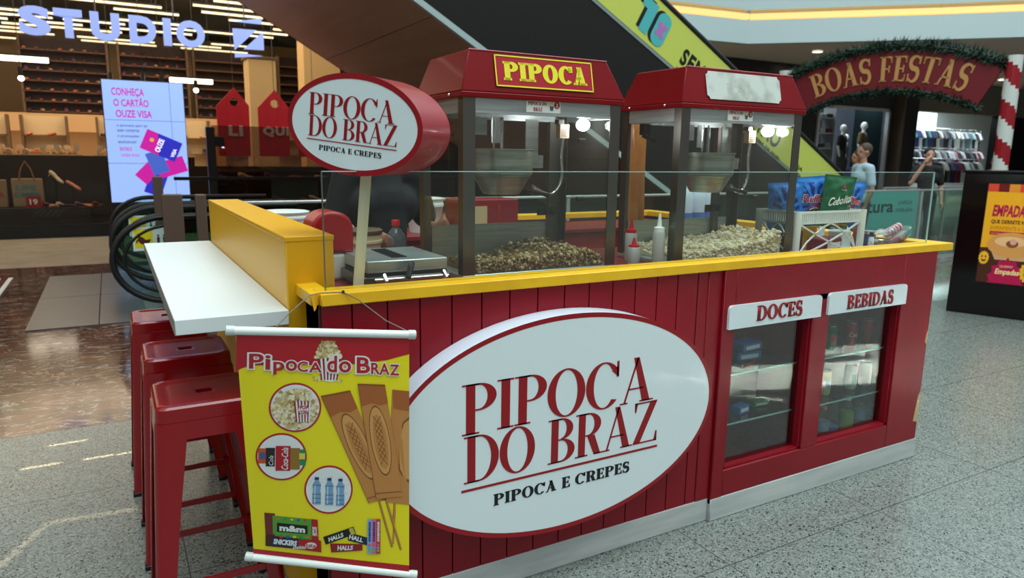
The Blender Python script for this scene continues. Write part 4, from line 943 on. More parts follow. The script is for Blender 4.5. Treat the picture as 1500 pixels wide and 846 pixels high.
def surf_p(u, v, l=0):
    p = (Q['TL']*(1-u)+Q['TR']*u)*(1-v)+(Q['BL']*(1-u)+Q['BR']*u)*v
    return p+pn*(l+.006*math.sin(PI*u)*math.sin(PI*v))
MP = lambda px, py, l=0: surf_p(*uv(px,py), l)        # artwork coordinates (down is +y) to the sheet
pc = lambda n, c: mat('poster_'+n, c, .42)
YE, RE, WH = pc('yellow',(236,220,20)), pc('red',(178,22,36)), pc('white',(226,232,232))
q = B(); q.grid(lambda u,v: surf_p(u,v,0), 16, 22, YE)
q.grid(lambda u,v: surf_p(u,v,-.0012), 16, 22, WH)
sheet = q.build('printed_sheet', po, loc=PL, smooth=60, fix=False)
art = B()
LY = [.0006*(k+1) for k in range(8)]
# red header with a curved lower edge and a red foot line
cut = [(346,545),(352,540),(364,535),(400,534),(440,534),(480,534),(520,532),(560,527),(580,522),(597,518)]
top = lambda x: 490+(x-345)*3/252
for (xa,ya),(xb,yb) in zip(cut,cut[1:]): art.apoly(MP,[(xa,top(xa)),(xb,top(xb)),(xb,yb),(xa,ya)],RE,LY[0])
art.build('header_band', sheet, loc=PL, smooth=0, fix=False); art = B()
for k in range(8):
    a, c = k/8, (k+1)/8; xa, xb = 371+226*a, 371+226*c; ya, yb = 803+22*a, 803+22*c
    art.apoly(MP,[(xa,ya),(xb,yb),(xb+.5*(1-c),yb+8+2*c),(xa+.5*(1-a),ya+7+2*a)],RE,LY[0])
art.build('foot_band', sheet, loc=PL, smooth=0, fix=False)
def blobs(b_, pts, r, m, l, n, rnd):
    for _ in range(n):
        x, y = rnd.uniform(pts[0],pts[1]), rnd.uniform(pts[2],pts[3])
        if len(pts) > 4 and not pts[4](x,y): continue
        b_.aell(MP,x,y,r*rnd.uniform(.7,1.3),r*rnd.uniform(.7,1.3),m[rnd.randrange(len(m))],l+rnd.uniform(0,.0004),7)
rnd = random.Random(11)
PK = [pc('corn1',(224,206,158)),pc('corn2',(196,174,118)),pc('corn3',(170,144,88)),pc('corn4',(236,224,190))]
st_w, st_r = WH, pc('stripe_red',(150,26,44))
def carton(b_, x0t, x1t, yt, x0b, x1b, yb, n, l):
    for i in range(n):
        a, c = i/n, (i+1)/n; f = lambda s: (x0t+(x1t-x0t)*s, yt); g = lambda s: (x0b+(x1b-x0b)*s, yb)
        b_.apoly(MP,[f(a),f(c),g(c),g(a)], st_r if i%2 == 0 else st_w, l)
a1 = B(); carton(a1,455,490,521,460,484,556,11,LY[1]); a1.apoly(MP,[(460,556),(484,556),(474,559)],st_w,LY[1])
blobs(a1,(451,489,499,523,lambda x,y: abs(x-470)<8+(y-498)*.5),2.6,PK,LY[2],240,rnd); blobs(a1,(449,460,551,557),1.6,PK,LY[1],8,rnd); blobs(a1,(485,490,553,558),1.6,PK,LY[1],4,rnd)
a1.build('popcorn_carton_print', sheet, loc=PL, smooth=0, fix=False)
# title with white outline
a1 = B()
def word(txt,x,yb,w,h,slope,sp=1):
    k = 1/max(1e-6,1)
    a1.atext(lambda u,v,l=0: MP(u,-v,l),txt,x,-yb,w,h,WH,LY[4],bold=.078,slope=-slope,spacing=sp)
    e = .075*h
    a1.atext(lambda u,v,l=0: MP(u,-v,l),txt,x+e*1.3,-(yb-e),w-2.6*e,h-2*e,RE,LY[5],bold=.022,slope=-slope,spacing=sp)
for args in (('P',360,541,24,26,0),('i',381,542,12,25,.4),('p',392,549,19,22,.4),('o',409,543.5,19,18,.4),('C',425,544.5,18,18,.4),('A',441,545.5,22,18,.5),
             ('d',466,546,20,29,.4),('o',484,546,22,20,.4),('B',510,547.5,26,28,.6),('R',533,548.5,18,20,.5),('A',546,549.5,20,20,.5),('Z',563,550.5,19,19,.5)): word(*args)
a1.build('title_lettering', sheet, loc=PL, smooth=0, fix=False)
# three round pictures
def disc(cx, cy, r): 
    d_ = B(); d_.aell(MP,cx,cy,r,r,RE,LY[1],44); d_.aell(MP,cx,cy,r-2.6,r-2.6,WH,LY[2],44); return d_
inside = lambda cx,cy,r: (lambda x,y: (x-cx)**2+(y-cy)**2 < r*r)
d1 = disc(425,596,36); blobs(d1,(392,458,563,629,lambda x,y: (x-425)**2+(y-596)**2<31**2 and (y>585 or x<418+0*y) and not (x<440 and y<573)),2.6,PK,LY[3],520,rnd)
carton(d1,422,446,583,426,445,617,10,LY[4]+.0006); blobs(d1,(418,445,570,585,lambda x,y: (x-425)**2+(y-596)**2<32**2),2.4,PK,LY[5]+.0006,70,rnd)
d1.aell(MP,436,599,7,7,WH,LY[5]+.0006,18); d1.atext(lambda u,v,l=0: MP(u,-v,l),'POP',431,-598,11,5.5,RE,LY[6]+.0006,bold=.04); d1.atext(lambda u,v,l=0: MP(u,-v,l),'CORN',430,-605,13,5.5,RE,LY[6]+.0006,bold=.04)
d1.build('popcorn_picture', sheet, loc=PL, smooth=0, fix=False)
d2 = disc(407,668,34.5)
for x0,x1,y0,y1,c in ((376,388,656,678,(196,84,40)),(430,440,657,680,(40,130,90)),(386,398,655,682,(34,26,30)),(418,432,655,686,(146,110,40)),(399,419,652,688,(178,16,36))): d2.arect(MP,x0,y0,x1,y1,pc('can%d'%x0,c),LY[3]+.0001*(x0==399)+.0003*(x0 in (386,418,399)))
d2.arect(MP,378,662,385,671,pc('orange_badge',(60,90,150)),LY[5]); d2.arect(MP,431,662,439,671,pc('yellow_badge',(220,200,80)),LY[5])
rotm = lambda u,v,l=0: MP(409+v*.20-1.5+(u)*.0, 670-u, l)
d2.atext(lambda u,v,l=0: MP(412.5-v, 686-u, l),'Coca-Cola',0,-3.5,32,9,WH,LY[5]+.0004,bold=.012,shear=.3)
d2.atext(lambda u,v,l=0: MP(394-v, 680-u, l),'Cola',0,-2,14,6,WH,LY[5]+.0004,bold=.0,shear=.3); d2.build('drinks_picture', sheet, loc=PL, smooth=0, fix=False)
d3 = disc(473.5,715.5,35); BLW = pc('water_blue',(120,160,196)); BLD = pc('water_dark',(70,116,164)); BLC = pc('water_cap',(24,52,104)); BLL = pc('water_light',(186,208,226))
for k in range(60): x = rnd.uniform(444,504); y = rnd.uniform(696,738); d3.aell(MP,x,y,.5,.5,BLW,LY[3],6)
for k,x in enumerate((456,474,490)):
    y = 697+k*1.2; d3.arect(MP,x-3,y,x+3,y+4.2,BLC,LY[4])
    d3.apoly(MP,[(x-2,y+4),(x+2,y+4),(x+6,y+11),(x+5,y+20),(x+6,y+24),(x+6,y+39),(x-6,y+39),(x-6,y+24),(x-5,y+20),(x-6,y+11)],BLW,LY[4])
    for yy in (11,24,30,36): d3.arect(MP,x-5.5,y+yy,x+5.5,y+yy+1,BLD,LY[5])
    d3.arect(MP,x-3.5,y+12,x-1.5,y+37,BLL,LY[5])
d3.build('water_picture', sheet, loc=PL, smooth=0, fix=False)
# crepe sticks
W1, W2, W3, W4 = pc('crepe',(190,128,66)), pc('crepe_light',(204,150,86)), pc('crepe_toasted',(164,92,44)), pc('crepe_line',(126,78,32))
def crepe(qd, l, flip=0):
    TLq,TRq,BRq,BLq = [Vector(p) for p in qd]
    f = lambda u,v: tuple((TLq*(1-u)+TRq*u)*(1-v)+(BLq*(1-u)+BRq*u)*v)
    c = B(); mpq = lambda u,v,k=0: MP(*f(u,v),k)
    for i in range(8): c.apoly(mpq,[(0,i/8),(1,i/8),(1,(i+1)/8),(0,(i+1)/8)],W1,l)
    c.apoly(mpq,[(0,0),(1,0),(1,.17),(.7,.19),(.4,.17),(0,.2)],W3,l+.0003)
    um = .95
    c.aell(mpq,.5,.50,.36,.31,W4,l+.0004,32); c.aell(mpq,.5,.50,.335,.295,W2,l+.0006,32)
    c.aell(mpq,.5,.51,.25,.24,W1,l+.0008,28)
    for k in range(-3,4):
        c.aline(mpq,(.36,.5+.055*k-.05),(.64,.5+.055*k+.05),.010,W4,l+.001); c.aline(mpq,(.36,.5+.055*k+.05),(.64,.5+.055*k-.05),.010,W4,l+.001)
    c.aline(mpq,(0,.005),(1,.005),.008,W4,l+.001); c.aline(mpq,(.02,.955),(.98,.955),.006,W4,l+.001); c.aline(mpq,(.006,0),(.006,1),.014,W4,l+.001)
    return c
s1 = B()
for p,r in (((549,733),(570,799)),((559,729),(584,803)),((574,735),(572,760))): s1.aline(MP,p,r,3.2,W1,LY[1]); s1.aline(MP,(p[0]-1.4,p[1]),(r[0]-1.4,r[1]),.8,W4,LY[1]+.0003)
s1.aline(MP,(574,745),(571,795),3,W1,LY[1]); s1.build('stick_print', sheet, loc=PL, smooth=0, fix=False)
for qd, l in (([(569,571),(597,574),(597,740),(560,735)],LY[1]+.0004),([(460,579),(503,571),(571,727),(533,736)],LY[2]+.0002),([(514,561),(557,563),(586,727),(544,729)],LY[4]+.0006)):
    if qd[1][0] == 597:
        c = B()
        c.apoly(MP,qd,W1,l); c.apoly(MP,[(569,571),(597,574),(597,604),(571,600)],W3,l+.0003); c.apoly(MP,[(597,612),(586,620),(579,650),(580,690),(590,706),(597,708)],W4,l+.0004); c.apoly(MP,[(597,616),(588,622),(581,650),(582,688),(591,702),(597,704)],W2,l+.0006)
    else: c = crepe(qd, l)
    c.build('crepe_print', sheet, loc=PL, smooth=0, fix=False)
sd = B(); sd.apoly(MP,[(546,730),(587,728),(587,730),(546,733)],pc('print_shadow',(60,40,14)),LY[1]+.0003); sd.build('crepe_outline', sheet, loc=PL, smooth=0, fix=False)
# sweets along the bottom
def lab(b_, quad, m, l, txt=None, tm=None, bold=.03, tx=(.1,.2,.8,.6), shear=0):
    A = [Vector(p) for p in quad]; mq = lambda u,v,k=0: MP(*tuple((A[3]*(1-u)+A[2]*u)*(1-v)+(A[0]*(1-u)+A[1]*u)*v),k)
    b_.apoly(mq,[(0,0),(.5,0),(1,0),(1,1),(.5,1),(0,1)],m,l)
    if txt: b_.atext(mq,txt,*tx,tm,l+.0006,bold=bold,shear=shear)
s = B(); BK = pc('black',(18,16,18))
lab(s,[(396,754),(455,759),(455,789),(397,787)],pc('sweet_green',(86,156,52)),LY[1]); lab(s,[(402,764),(444,768),(444,780),(402,777)],BK,LY[2],'m&m',WH,.05,(.08,.12,.84,.72))
for k,c in enumerate(((214,40,40),(40,90,190),(230,190,40),(40,150,70),(214,110,30))): s.aell(MP,408+9*k,784+.5*(k%2),2.6,2,pc('drop%d'%k,c),LY[3],10); s.aell(MP,404+9*k,758+.6*k,2.2,1.6,pc('drop%d'%(4-k),((214,110,30),(40,150,70),(230,190,40),(40,90,190),(214,40,40))[k]),LY[2],10)
lab(s,[(385,750),(399,751),(399,784),(387,783)],pc('wrap_brown',(110,40,36)),LY[1]); lab(s,[(449,758),(458,759),(460,793),(450,792)],pc('wrap_red',(170,24,30)),LY[2]+.0006,'BOX',WH,.03,(.15,.3,.7,.4))
lab(s,[(387,782),(434,787),(434,802),(387,798)],pc('wrap_dark',(66,30,24)),LY[3]); lab(s,[(396,785),(431,788),(431,799),(396,796)],pc('wrap_navy',(30,36,90)),LY[3]+.0006,'SNICKERS',WH,.05,(.04,.14,.92,.72),.2)
lab(s,[(432,787),(463,789),(464,806),(424,801)],pc('wrap_red',(170,24,30)),LY[4]); s.aell(MP,449,796,8,4.6,WH,LY[4]+.0005,18); s.atext(lambda u,v,l=0: MP(u,-v,l),'KitKat',442,-799,14,5.6,RE,LY[5]+.0004,bold=.03); s.atext(lambda u,v,l=0: MP(u,-v,l),'chokito',424,-801,18,5,WH,LY[5]+.0004,bold=.02,shear=.2)
s.build('chocolate_print', sheet, loc=PL, smooth=0, fix=False)
s = B()
lab(s,[(466,784),(510,769),(514,779),(470,795)],BK,LY[2],'HALLS',WH,.04,(.12,.2,.5,.55),.2); lab(s,[(503,772),(509,770),(513,779),(507,781)],pc('halls_gold',(196,180,80)),LY[2]+.0008)
lab(s,[(502,777),(531,785),(531,796),(502,789)],pc('halls_navy',(26,36,58)),LY[1],'HALL',WH,.04,(.05,.22,.72,.58),.2)
lab(s,[(476,793),(524,794),(524,803),(478,806)],pc('halls_red',(140,26,34)),LY[3],'HALLS',WH,.04,(.2,.2,.5,.6),.2)
for k,c in enumerate(((130,170,214),(206,110,150),(190,60,70))):
    x = 531+6.7*k; lab(s,[(x,758+.2*k),(x+6.7,758.2+.2*k),(x+6.7,808),(x,807.6)],pc('roll%d'%k,c),LY[3]+.0006); s.atext(lambda u,v,l=0: MP(x+5.2-v, 790-u, l),'mentos',0,0,28,4,(pc('mentos_blue',(24,50,130)) if k<2 else WH),LY[4]+.0006,bold=.04)
    for j,cc in enumerate(((220,90,120),(90,170,210),(120,180,80))): s.aell(MP,x+3.3,795+4*j,2.2,1.7,pc('fruit%d'%j,cc),LY[4]+.0006,10)
s.build('candy_print', sheet, loc=PL, smooth=0, fix=False)
# rails, end plugs and the cord
def rail(p0, p1, name, r=.0115):
    p0, p1 = Vector(p0), Vector(p1); q = B(); q.tube([p0,p1],r,M['white_pl'],16); rl = q.build(name, po, loc=PL, smooth=60)
    for p, d in ((p0,(p0-p1).normalized()),(p1,(p1-p0).normalized())):
        q = B(); q.tube([p-d*.012,p+d*.008,p+d*.010],[r+.002,r+.002,r-.003],mat('clear_plug',(206,212,208),.3),14); q.build('end_plug', rl, loc=PL)
rail((.2435,1.953,1.037),(.722,1.860,.993),'top_rail'); rail((.268,2.034,.332),(.717,1.860,.237),'bottom_rail')
q = B(); q.tube([(.36,1.93,1.040),(.40,1.945,1.072),(.462,1.978,1.108),(.497,2.0,1.1085),(.56,1.985,1.1085),(.60,1.972,1.085),(.66,1.91,1.03),(.712,1.862,1.002)],.0016,mat('cord_grey',(120,112,104),.7),6); cd = q.build('hanging_cord', po, loc=PL, smooth=60)
q = B(); q.ball((.56,1.985,1.110),.0045,mat('knot_dark',(36,30,26),.7),8,6); q.build('knot', cd, loc=PL)

# ================================================================ escalators
EY0, EY1 = 7.0, 11.2
SL = -.568
def zl(x, x0, z0): return z0+SL*(x-x0)
es = thing('escalator','tall escalator rising to the left behind the kiosk with brown underside and yellow banner','escalator',(8.0,9.1,0)); L = (8.0,9.1,0)
P = lambda b, n, par=None, **k: b.build(n, par or es, loc=L, **k)
XL = -7.0
sof = lambda x: zl(x,2.803,3.016); lo_ = lambda x: 2.254-.545*(x-6.81); up_ = lambda x: zl(x,7.68,2.36)
xs = 2.803+3.016/.568
M['soffit_brown'] = mat('soffit_brown',(190,148,122),.42,var=(1.2,(172,128,108),.3,.7,(4,.3,1)))
q = B(); q.add([(XL,EY0,sof(XL)),(xs,EY0,0),(xs,EY1,0),(XL,EY1,sof(XL))],[(0,1,2,3)],M['soffit_brown']); P(q,'soffit',smooth=0)
q = B()
for x in (-4.5,-2.0,.5,3.0,5.5): q.hexa([(x,EY0,sof(x)-.002),(x+.012,EY0,sof(x+.012)-.002),(x+.012,EY1,sof(x+.012)-.002),(x,EY1,sof(x)-.002)],[(x,EY0,sof(x)+.01),(x+.012,EY0,sof(x+.012)+.01),(x+.012,EY1,sof(x+.012)+.01),(x,EY1,sof(x)+.01)],M['darkbrown'])
P(q,'soffit_joints',smooth=0)
M['escdark'] = mat('dark_glossy_cladding',(30,30,30),.14)
xe = 6.81+2.254/.545
for yy, nm in ((EY0,'side_cladding'),(EY1,'side_cladding')):
    q = B(); q.prism([(XL,yy,sof(XL)),(xs,yy,0),(xe,yy,0),(XL,yy,lo_(XL))],(0,.04 if yy == EY0 else -.04,0),M['escdark']); P(q,nm,smooth=0)
q = B(); q.prism([(XL,EY0-.012,sof(XL)-.03),(xs-.05,EY0-.012,0),(xs+.07,EY0-.012,0),(XL,EY0-.012,sof(XL)+.045)],(0,.06,0),mat('edge_strip_grey',(166,184,184),.4)); P(q,'edge_strip',smooth=0)
q = B(); q.prism([(XL,EY0-.012,lo_(XL)-.035),(xe-.06,EY0-.012,0),(xe+.03,EY0-.012,0),(XL,EY0-.012,lo_(XL)+.012)],(0,.06,0),mat('skirt_strip_grey',(128,146,144),.4)); P(q,'edge_strip',smooth=0)
# steps between the balustrades
q = B()
for i in range(40):
    x = xe-.2-.36*i; z = lo_(x)-.05
    if z < .0: continue
    for y0,y1 in ((7.15,8.95),(9.25,11.05)): q.box(x-.36,x,y0,y1,z-.2,z,mat('step_steel',(86,86,84),.4,metal=.6))
P(q,'steps',smooth=0)
xb = 10.55
def bal(yy, nm):
    zt = up_(xb)
    q = B(); q.prism([(XL,yy,lo_(XL)),(xe,yy,.0),(xe+.3,yy,0),(xe+.3,yy,.7),(10.2,yy,up_(10.2)),(XL,yy,up_(XL))],(0,.02,0),M['greenglass']); p = P(q,nm,smooth=0)
    pts = [(XL,yy+.01,up_(XL)+.03)]+[(x,yy+.01,up_(x)+.03) for x in (2,6,9,9.9)]+[(10.35,yy+.01,.80),(10.9,yy+.01,.74),(11.2,yy+.01,.66),(11.32,yy+.01,.45),(11.2,yy+.01,.22),(10.9,yy+.01,.12)]
    h = B(); h.tube(pts,.045,M['rubber'],10); h.build('handrail', p, loc=L, smooth=60)
    return p
for yy in (7.0,8.98,9.2,11.1): bal(yy,'balustrade')
# the yellow banner panel on the near balustrade
M['lime'] = mat('banner_lime',(196,206,92),.4)
q = B(); q.prism([(XL,EY0-.016,lo_(XL)+.012),(10.72,EY0-.016,lo_(10.72)+.012),(10.72,EY0-.016,up_(10.72)-.0),(XL,EY0-.016,up_(XL)-.0)],(0,.01,0),M['lime']); bn = P(q,'promotional_banner',smooth=0)
cs, sn = .8695, -.4939
bm_ = plane_map((5.3,EY0-.018,lo_(5.3)+.02),(cs,0,sn),(-sn,0,cs),(0,-1,0))     # u down the slope, v across the band
TE, PU, BKm = mat('banner_teal',(78,178,180),.4), mat('banner_purple',(176,116,184),.4), M['black']
q = B()
for du,dv,m,l in ((-.05,0.015,BKm,.001),(0,0,TE,.002)):
    q.apoly(bm_,[(.30+du,.07+dv),(.44+du,.07+dv),(.44+du,.46+dv),(.30+du,.46+dv)],m,l); q.apoly(bm_,[(.19+du,.42+dv),(.22+du,.34+dv),(.30+du,.34+dv),(.30+du,.46+dv),(.24+du,.46+dv)],m,l)
for du,m,l in ((-.05,BKm,.003),(0,TE,.004)):
    pts = []
    for cx,cy,a in ((.70-.09,.46-.10,0),(.50+.09,.46-.10,90),(.50+.09,.05+.10,180),(.70-.09,.05+.10,270)):
        for k in range(7): th = math.radians(a+15*k); pts.append((cx+du+.10*math.cos(th),cy+.10*math.sin(th)))
    q.apoly(bm_,pts,m,l)
q.aline(bm_,(.545,.17),(.655,.33),.065,PU,.006); q.aline(bm_,(.655,.17),(.545,.33),.065,PU,.0065)
q.build('discount_print', bn, loc=L, smooth=0); q = B(); q.atext(bm_,'SEM',1.04,.10,.42,.21,BKm,.002,bold=.04,spacing=1.15); q.atext(bm_,'no cartão',1.04,.0,.4,.06,BKm,.002)
q.build('word_print', bn, loc=L, smooth=0); q = B(); q.atext(bm_,'CARTÃO',2.15,.12,1.02,.31,BKm,.002,bold=.03); q.atext(bm_,'PARCELA MÍNIMA DE 30,00',2.2,.02,1.1,.065,BKm,.002,bold=.02); q.build('card_print', bn, loc=L, smooth=0); q = B(); q.atext(bm_,'SEJA',3.6,.12,.22,.07,BKm,.002,bold=.02); q.atext(bm_,'CLIENTE',3.6,.02,.4,.07,BKm,.002,bold=.02)
q.build('small_print', bn, loc=L, smooth=0); q = B(); q.atext(bm_,'10x SEM JUROS',4.5,.14,1.0,.13,BKm,.002,bold=.03)
q.build('banner_print', bn, loc=L, smooth=0)

# escalator down to the lower floor: only its upper landing shows
dn = thing('escalator','descending escalator landing with black rounded handrail ends left of the kiosk','escalator',(.4,8.8,0)); L2 = (.4,8.8,0)
P = lambda b, n, par=None, **k: b.build(n, par or dn, loc=L2, **k)
def newel(yy):
    pts = []
    for x,z in ((1.9,.90),(1.2,.905),(.60,.905)): pts.append((x,yy,z))
    for k in range(0,19):
        a = PI/2+PI*k/18; pts.append((.42+.46*math.cos(a),yy,.51+.395*math.sin(a)))
    for x,z in ((.7,.10),(1.1,.06)): pts.append((x,yy,z))
    h = B(); h.tube(pts,.036,M['rubber'],12,flat=(1,.8)); hr = P(h,'handrail',smooth=60)
    g = B(); g.prism([(p[0]+(.0 if p[0]>.42 else .02),yy-.006,max(.02,p[2]*.97)) for p in pts],(0,.012,0),M['greenglass']); gp = P(g,'glass_balustrade',smooth=0)
    if yy < 8.7: g = B(); g.tube([(p[0]*.86+.09,yy,.51+(p[2]-.51)*.80) for p in pts[3:-1]],.016,mat('inner_rail',(40,46,44),.3,metal=.5),8); g.build('inner_rail',gp,loc=L2,smooth=60)
    return gp
g1 = newel(7.3); g2 = newel(8.6); newel(9.2); newel(10.5)
def sticker(gp, yy):
    y = yy-.0075; mp = plane_map((0,y,0),(1,0,0),(0,0,1),(0,-1,0)); q = B(); SY = mat('pictogram_yellow',(222,206,20),.5); SW = mat('pictogram_white',(206,224,216),.5); SD = mat('pictogram_dark',(76,26,20),.5)
    q.arect(mp,.135,.60,.52,.82,SW,0); q.arect(mp,.15,.625,.30,.80,SY,.001)
    q.apoly(mp,[(.17,.70),(.19,.735),(.215,.725),(.24,.70),(.285,.705),(.27,.675),(.25,.655),(.205,.66),(.185,.68)],SD,.002); q.aell(mp,.185,.745,.015,.015,SD,.002,12); q.aline(mp,(.17,.70),(.165,.67),.012,SD,.002)
    for k in range(3): q.aell(mp,.345+.05*k,.735,.009,.011,SD,.002,10); q.apoly(mp,[(.333+.05*k,.72),(.357+.05*k,.72),(.353+.05*k,.65),(.337+.05*k,.65)],SD,.002)
    q.build('warning_sticker', gp, loc=L2, smooth=0, label='yellow and white pictogram sticker')
sticker(g1,7.3); sticker(g2,8.6)
for y0 in (7.4,9.3): q = B(); q.box(.2,.95,y0,y0+1.1,.012,.02,mat('comb_plate',(150,150,148),.3,metal=.8)); P(q,'comb_plate')
for y0 in (7.4,9.3):
    q = B()
    for i in range(9): q.box(.95+.4*i,1.35+.4*i,y0,y0+1.1,-.25-.2*i,-.02-.2*i,mat('step_steel',(86,86,84),.4,metal=.6))
    P(q,'steps',smooth=0)
def post(lbl, x0, x1, y, z0, z1, d=.14): q = B(); q.box(x0,x1,y,y+d,z0,z1,M['brownpost']); tag(q.build('guard_post',None,loc=((x0+x1)/2,y+d/2,z0),bevel=.008), lbl, 'post')
post('widest brown metal guard post beside the handrail ends', .385,.55,7.0,0,1.125,.10)
post('narrow brown metal guard post behind the yellow partition', .657,.745,7.0,0,1.12,.10)
post('farther dark brown guard post between the handrails', .37,.46,8.05,0,1.25,.1)

# guard rail along the void, in front of the escalators
gr = thing('guard_rail','glass guard rail with pale metal top rail along the void behind the kiosk','railing',(6.6,6.36,0)); L3 = (6.6,6.36,0)
q = B(); q.box(.95,11.9,6.34,6.39,1.075,1.10,M['alu']); q.build('top_rail',gr,loc=L3,bevel=.006)
q = B(); q.box(.95,11.9,6.35,6.38,.04,.08,M['alu']); q.build('bottom_rail',gr,loc=L3)
xs_ = [.97,2.6,4.2,5.8,7.4,9.0,10.5,11.85]
for a,c in zip(xs_,xs_[1:]):
    q = B(); q.box(a+.03,c-.03,6.36,6.37,.08,1.075,M['greenglass']); q.build('glass_panel',gr,loc=L3,smooth=0)
for x in xs_: q = B(); q.box(x-.02,x+.02,6.345,6.385,0,1.075,M['alu']); q.build('baluster',gr,loc=L3,bevel=.004)
gr.location.y -= .08
# tall tinted screen behind the void
ts = thing('tinted_screen','tall tinted glass screen with dark posts in front of the shoe store','glass screen',(5.0,11.45,0)); L4 = (5.0,11.45,0)
for a,c in ((1.33,3.2),(3.2,5.2),(5.2,7.2),(7.2,9.2)):
    q = B(); q.box(a+.02,c-.02,11.44,11.46,.0,1.885,M['dullglass']); q.build('glass_panel',ts,loc=L4,smooth=0)
    q = B(); q.box(a-.06,a+.06,11.42,11.5,0,1.86,mat('dark_brown_post',(42,34,28),.4)); pp = q.build('post',ts,loc=L4,bevel=.006); q = B(); q.box(a+.06,a+.18,11.40,11.44,1.58,1.72,M['rubber']); q.build('clamp',pp,loc=L4,bevel=.006)
q = B(); q.box(.8,9.3,11.40,11.44,1.09,1.14,M['rubber']); q.build('mid_rail',ts,loc=L4,bevel=.006)

# ================================================================ shoe store front
SY_ = 14.5
M['signglow'] = mat('sign_letters_glow',(120,136,190),.5,emit=.62,ecol=(160,180,246))
sg = thing('shop_sign','illuminated pale blue STUDIO lettering with square emblem hung in the store front','sign',(.9,SY_,3.4)); L5 = (.9,SY_,3.4)
mp = plane_map((0,SY_,0),(1,0,0),(0,0,1),(0,-1,0))
for ch,x,w_ in (('S',-1.10,.44),('T',-.61,.41),('U',-.09,.44),('D',.49,.42),('I',1.02,.13),('O',1.23,.47)):
    q = B(); q.atext(mp,ch,x,3.345,w_,.46,M['signglow'],0,bold=.055); q.build('letter',sg,loc=L5,smooth=0,solid=.05)
for pts in ([(2.24,3.865),(2.70,3.97),(2.70,3.86)],[(2.18,3.74),(2.60,3.745),(2.20,3.36)],[(2.72,3.73),(2.72,3.40),(2.36,3.39)],[(2.20,3.31),(2.70,3.29),(2.20,3.23)]):
    q = B(); q.apoly(mp,pts,M['signglow'],0); q.build('emblem_piece',sg,loc=L5,smooth=0,solid=.05)
q = B()
for x in (-1.0,0,1.2,2.4): q.cyl((x,SY_+.04,3.8),(x,SY_+.04,5.2),.012,M['darksteel'],n=8)
q.box(-1.2,2.75,SY_+.03,SY_+.05,3.60,3.63,M['near_black']); q.build('hanging_rods',sg,loc=L5)

sc = thing('advert_screen','tall glowing pale blue advertising screen standing in the store window','screen',(.62,14.35,0)); L6 = (.62,14.35,0)
q = B(); q.box(-.02,1.265,14.32,14.40,.30,2.70,M['near_black']); q.build('housing',sc,loc=L6,bevel=.01)
q = B(); q.box(.4,.85,14.3,14.5,0,.30,M['near_black']); q.build('stand',sc,loc=L6,bevel=.01)
S1 = mat('screen_blue',(150,178,240),.5,emit=.75,ecol=(148,180,248)); mp = plane_map((0,14.316,0),(1,0,0),(0,0,1),(0,-1,0)); em = lambda n,c,s=.6: mat('screen_'+n,c,.5,emit=s)
q = B(); q.arect(mp,-.005,.61,1.255,2.69,S1,0); pnl = q.build('display',sc,loc=L6,smooth=0)
MG, NB, GT = em('magenta',(200,30,160)), em('navy',(44,48,190)), em('text',(84,96,140),.4)
q = B()
for k,(tx,w_) in enumerate((('CONHEÇA',.50),('O CARTÃO',.54),('OUZE VISA',.56))): q.atext(mp,tx,.13+.02*k,2.44-.185*k-(.03 if k==0 else 0),w_,.125+(.03 if k==0 else 0)+(.025 if k==1 else 0),MG,.002,bold=.02)
for k,(tx,w_) in enumerate((('e aproveite para ter',.48),('suas compras',.34),('e promoções',.33),('exclusivas!',.28))): q.atext(mp,tx,.17,1.90-.09*k,w_,.055,GT,.002,bold=.01)
q.atext(mp,'ENTRE E',.19,1.50,.18,.06,MG,.002,bold=.02); q.atext(mp,'SAIBA MAIS',.2,1.40,.28,.05,MG,.002)
def card(cx,cy,w_,h_,a,m,m2=None,l=.003):
    ca, sa = math.cos(a), math.sin(a); T = lambda x,y: (cx+x*ca-y*sa, cy+x*sa+y*ca)
    q.apoly(mp,[T(-w_/2,-h_/2),T(w_/2,-h_/2),T(w_/2,h_/2),T(-w_/2,h_/2)],m,l)
    if m2: q.apoly(mp,[T(.02,-h_/2),T(w_/2,-h_/2),T(w_/2,h_/2),T(-.12,h_/2)],m2,l+.001)
    return T
card(.72,.95,.45,.28,1.2,NB,l=.002); card(.62,1.15,.42,.25,.8,MG,l=.003); card(.98,1.22,.48,.28,.3,MG,l=.004); card(.76,1.30,.4,.27,-1.25,em('midblue',(70,100,200)),l=.005)
T = card(.84,1.60,.60,.36,-.42,MG,NB,.007); q.aell(mp,*T(-.17,.03),.035,.035,em('gold',(220,170,70)),.010,14)
tm_ = lambda u,v,l=0: mp(*T(u,v),l); q.atext(lambda u,v,l=0: mp(*T(-v,u),l),'OUZE',-.13,-.02,.24,.09,em('white',(240,240,250),.8),.010,bold=.03); q.atext(lambda u,v,l=0: mp(*T(-v,u),l),'VISA',-.12,-.26,.16,.06,em('white',(240,240,250),.8),.010,bold=.03)
for z in (2.02,1.28): q.arect(mp,-.005,z,1.255,z+.008,em('seam',(96,118,180),.4),.001)
q.arect(mp,1.03,.61,1.037,2.69,em('seam',(96,118,180),.4),.001)
q.build('display_print',pnl,loc=L6,smooth=0)

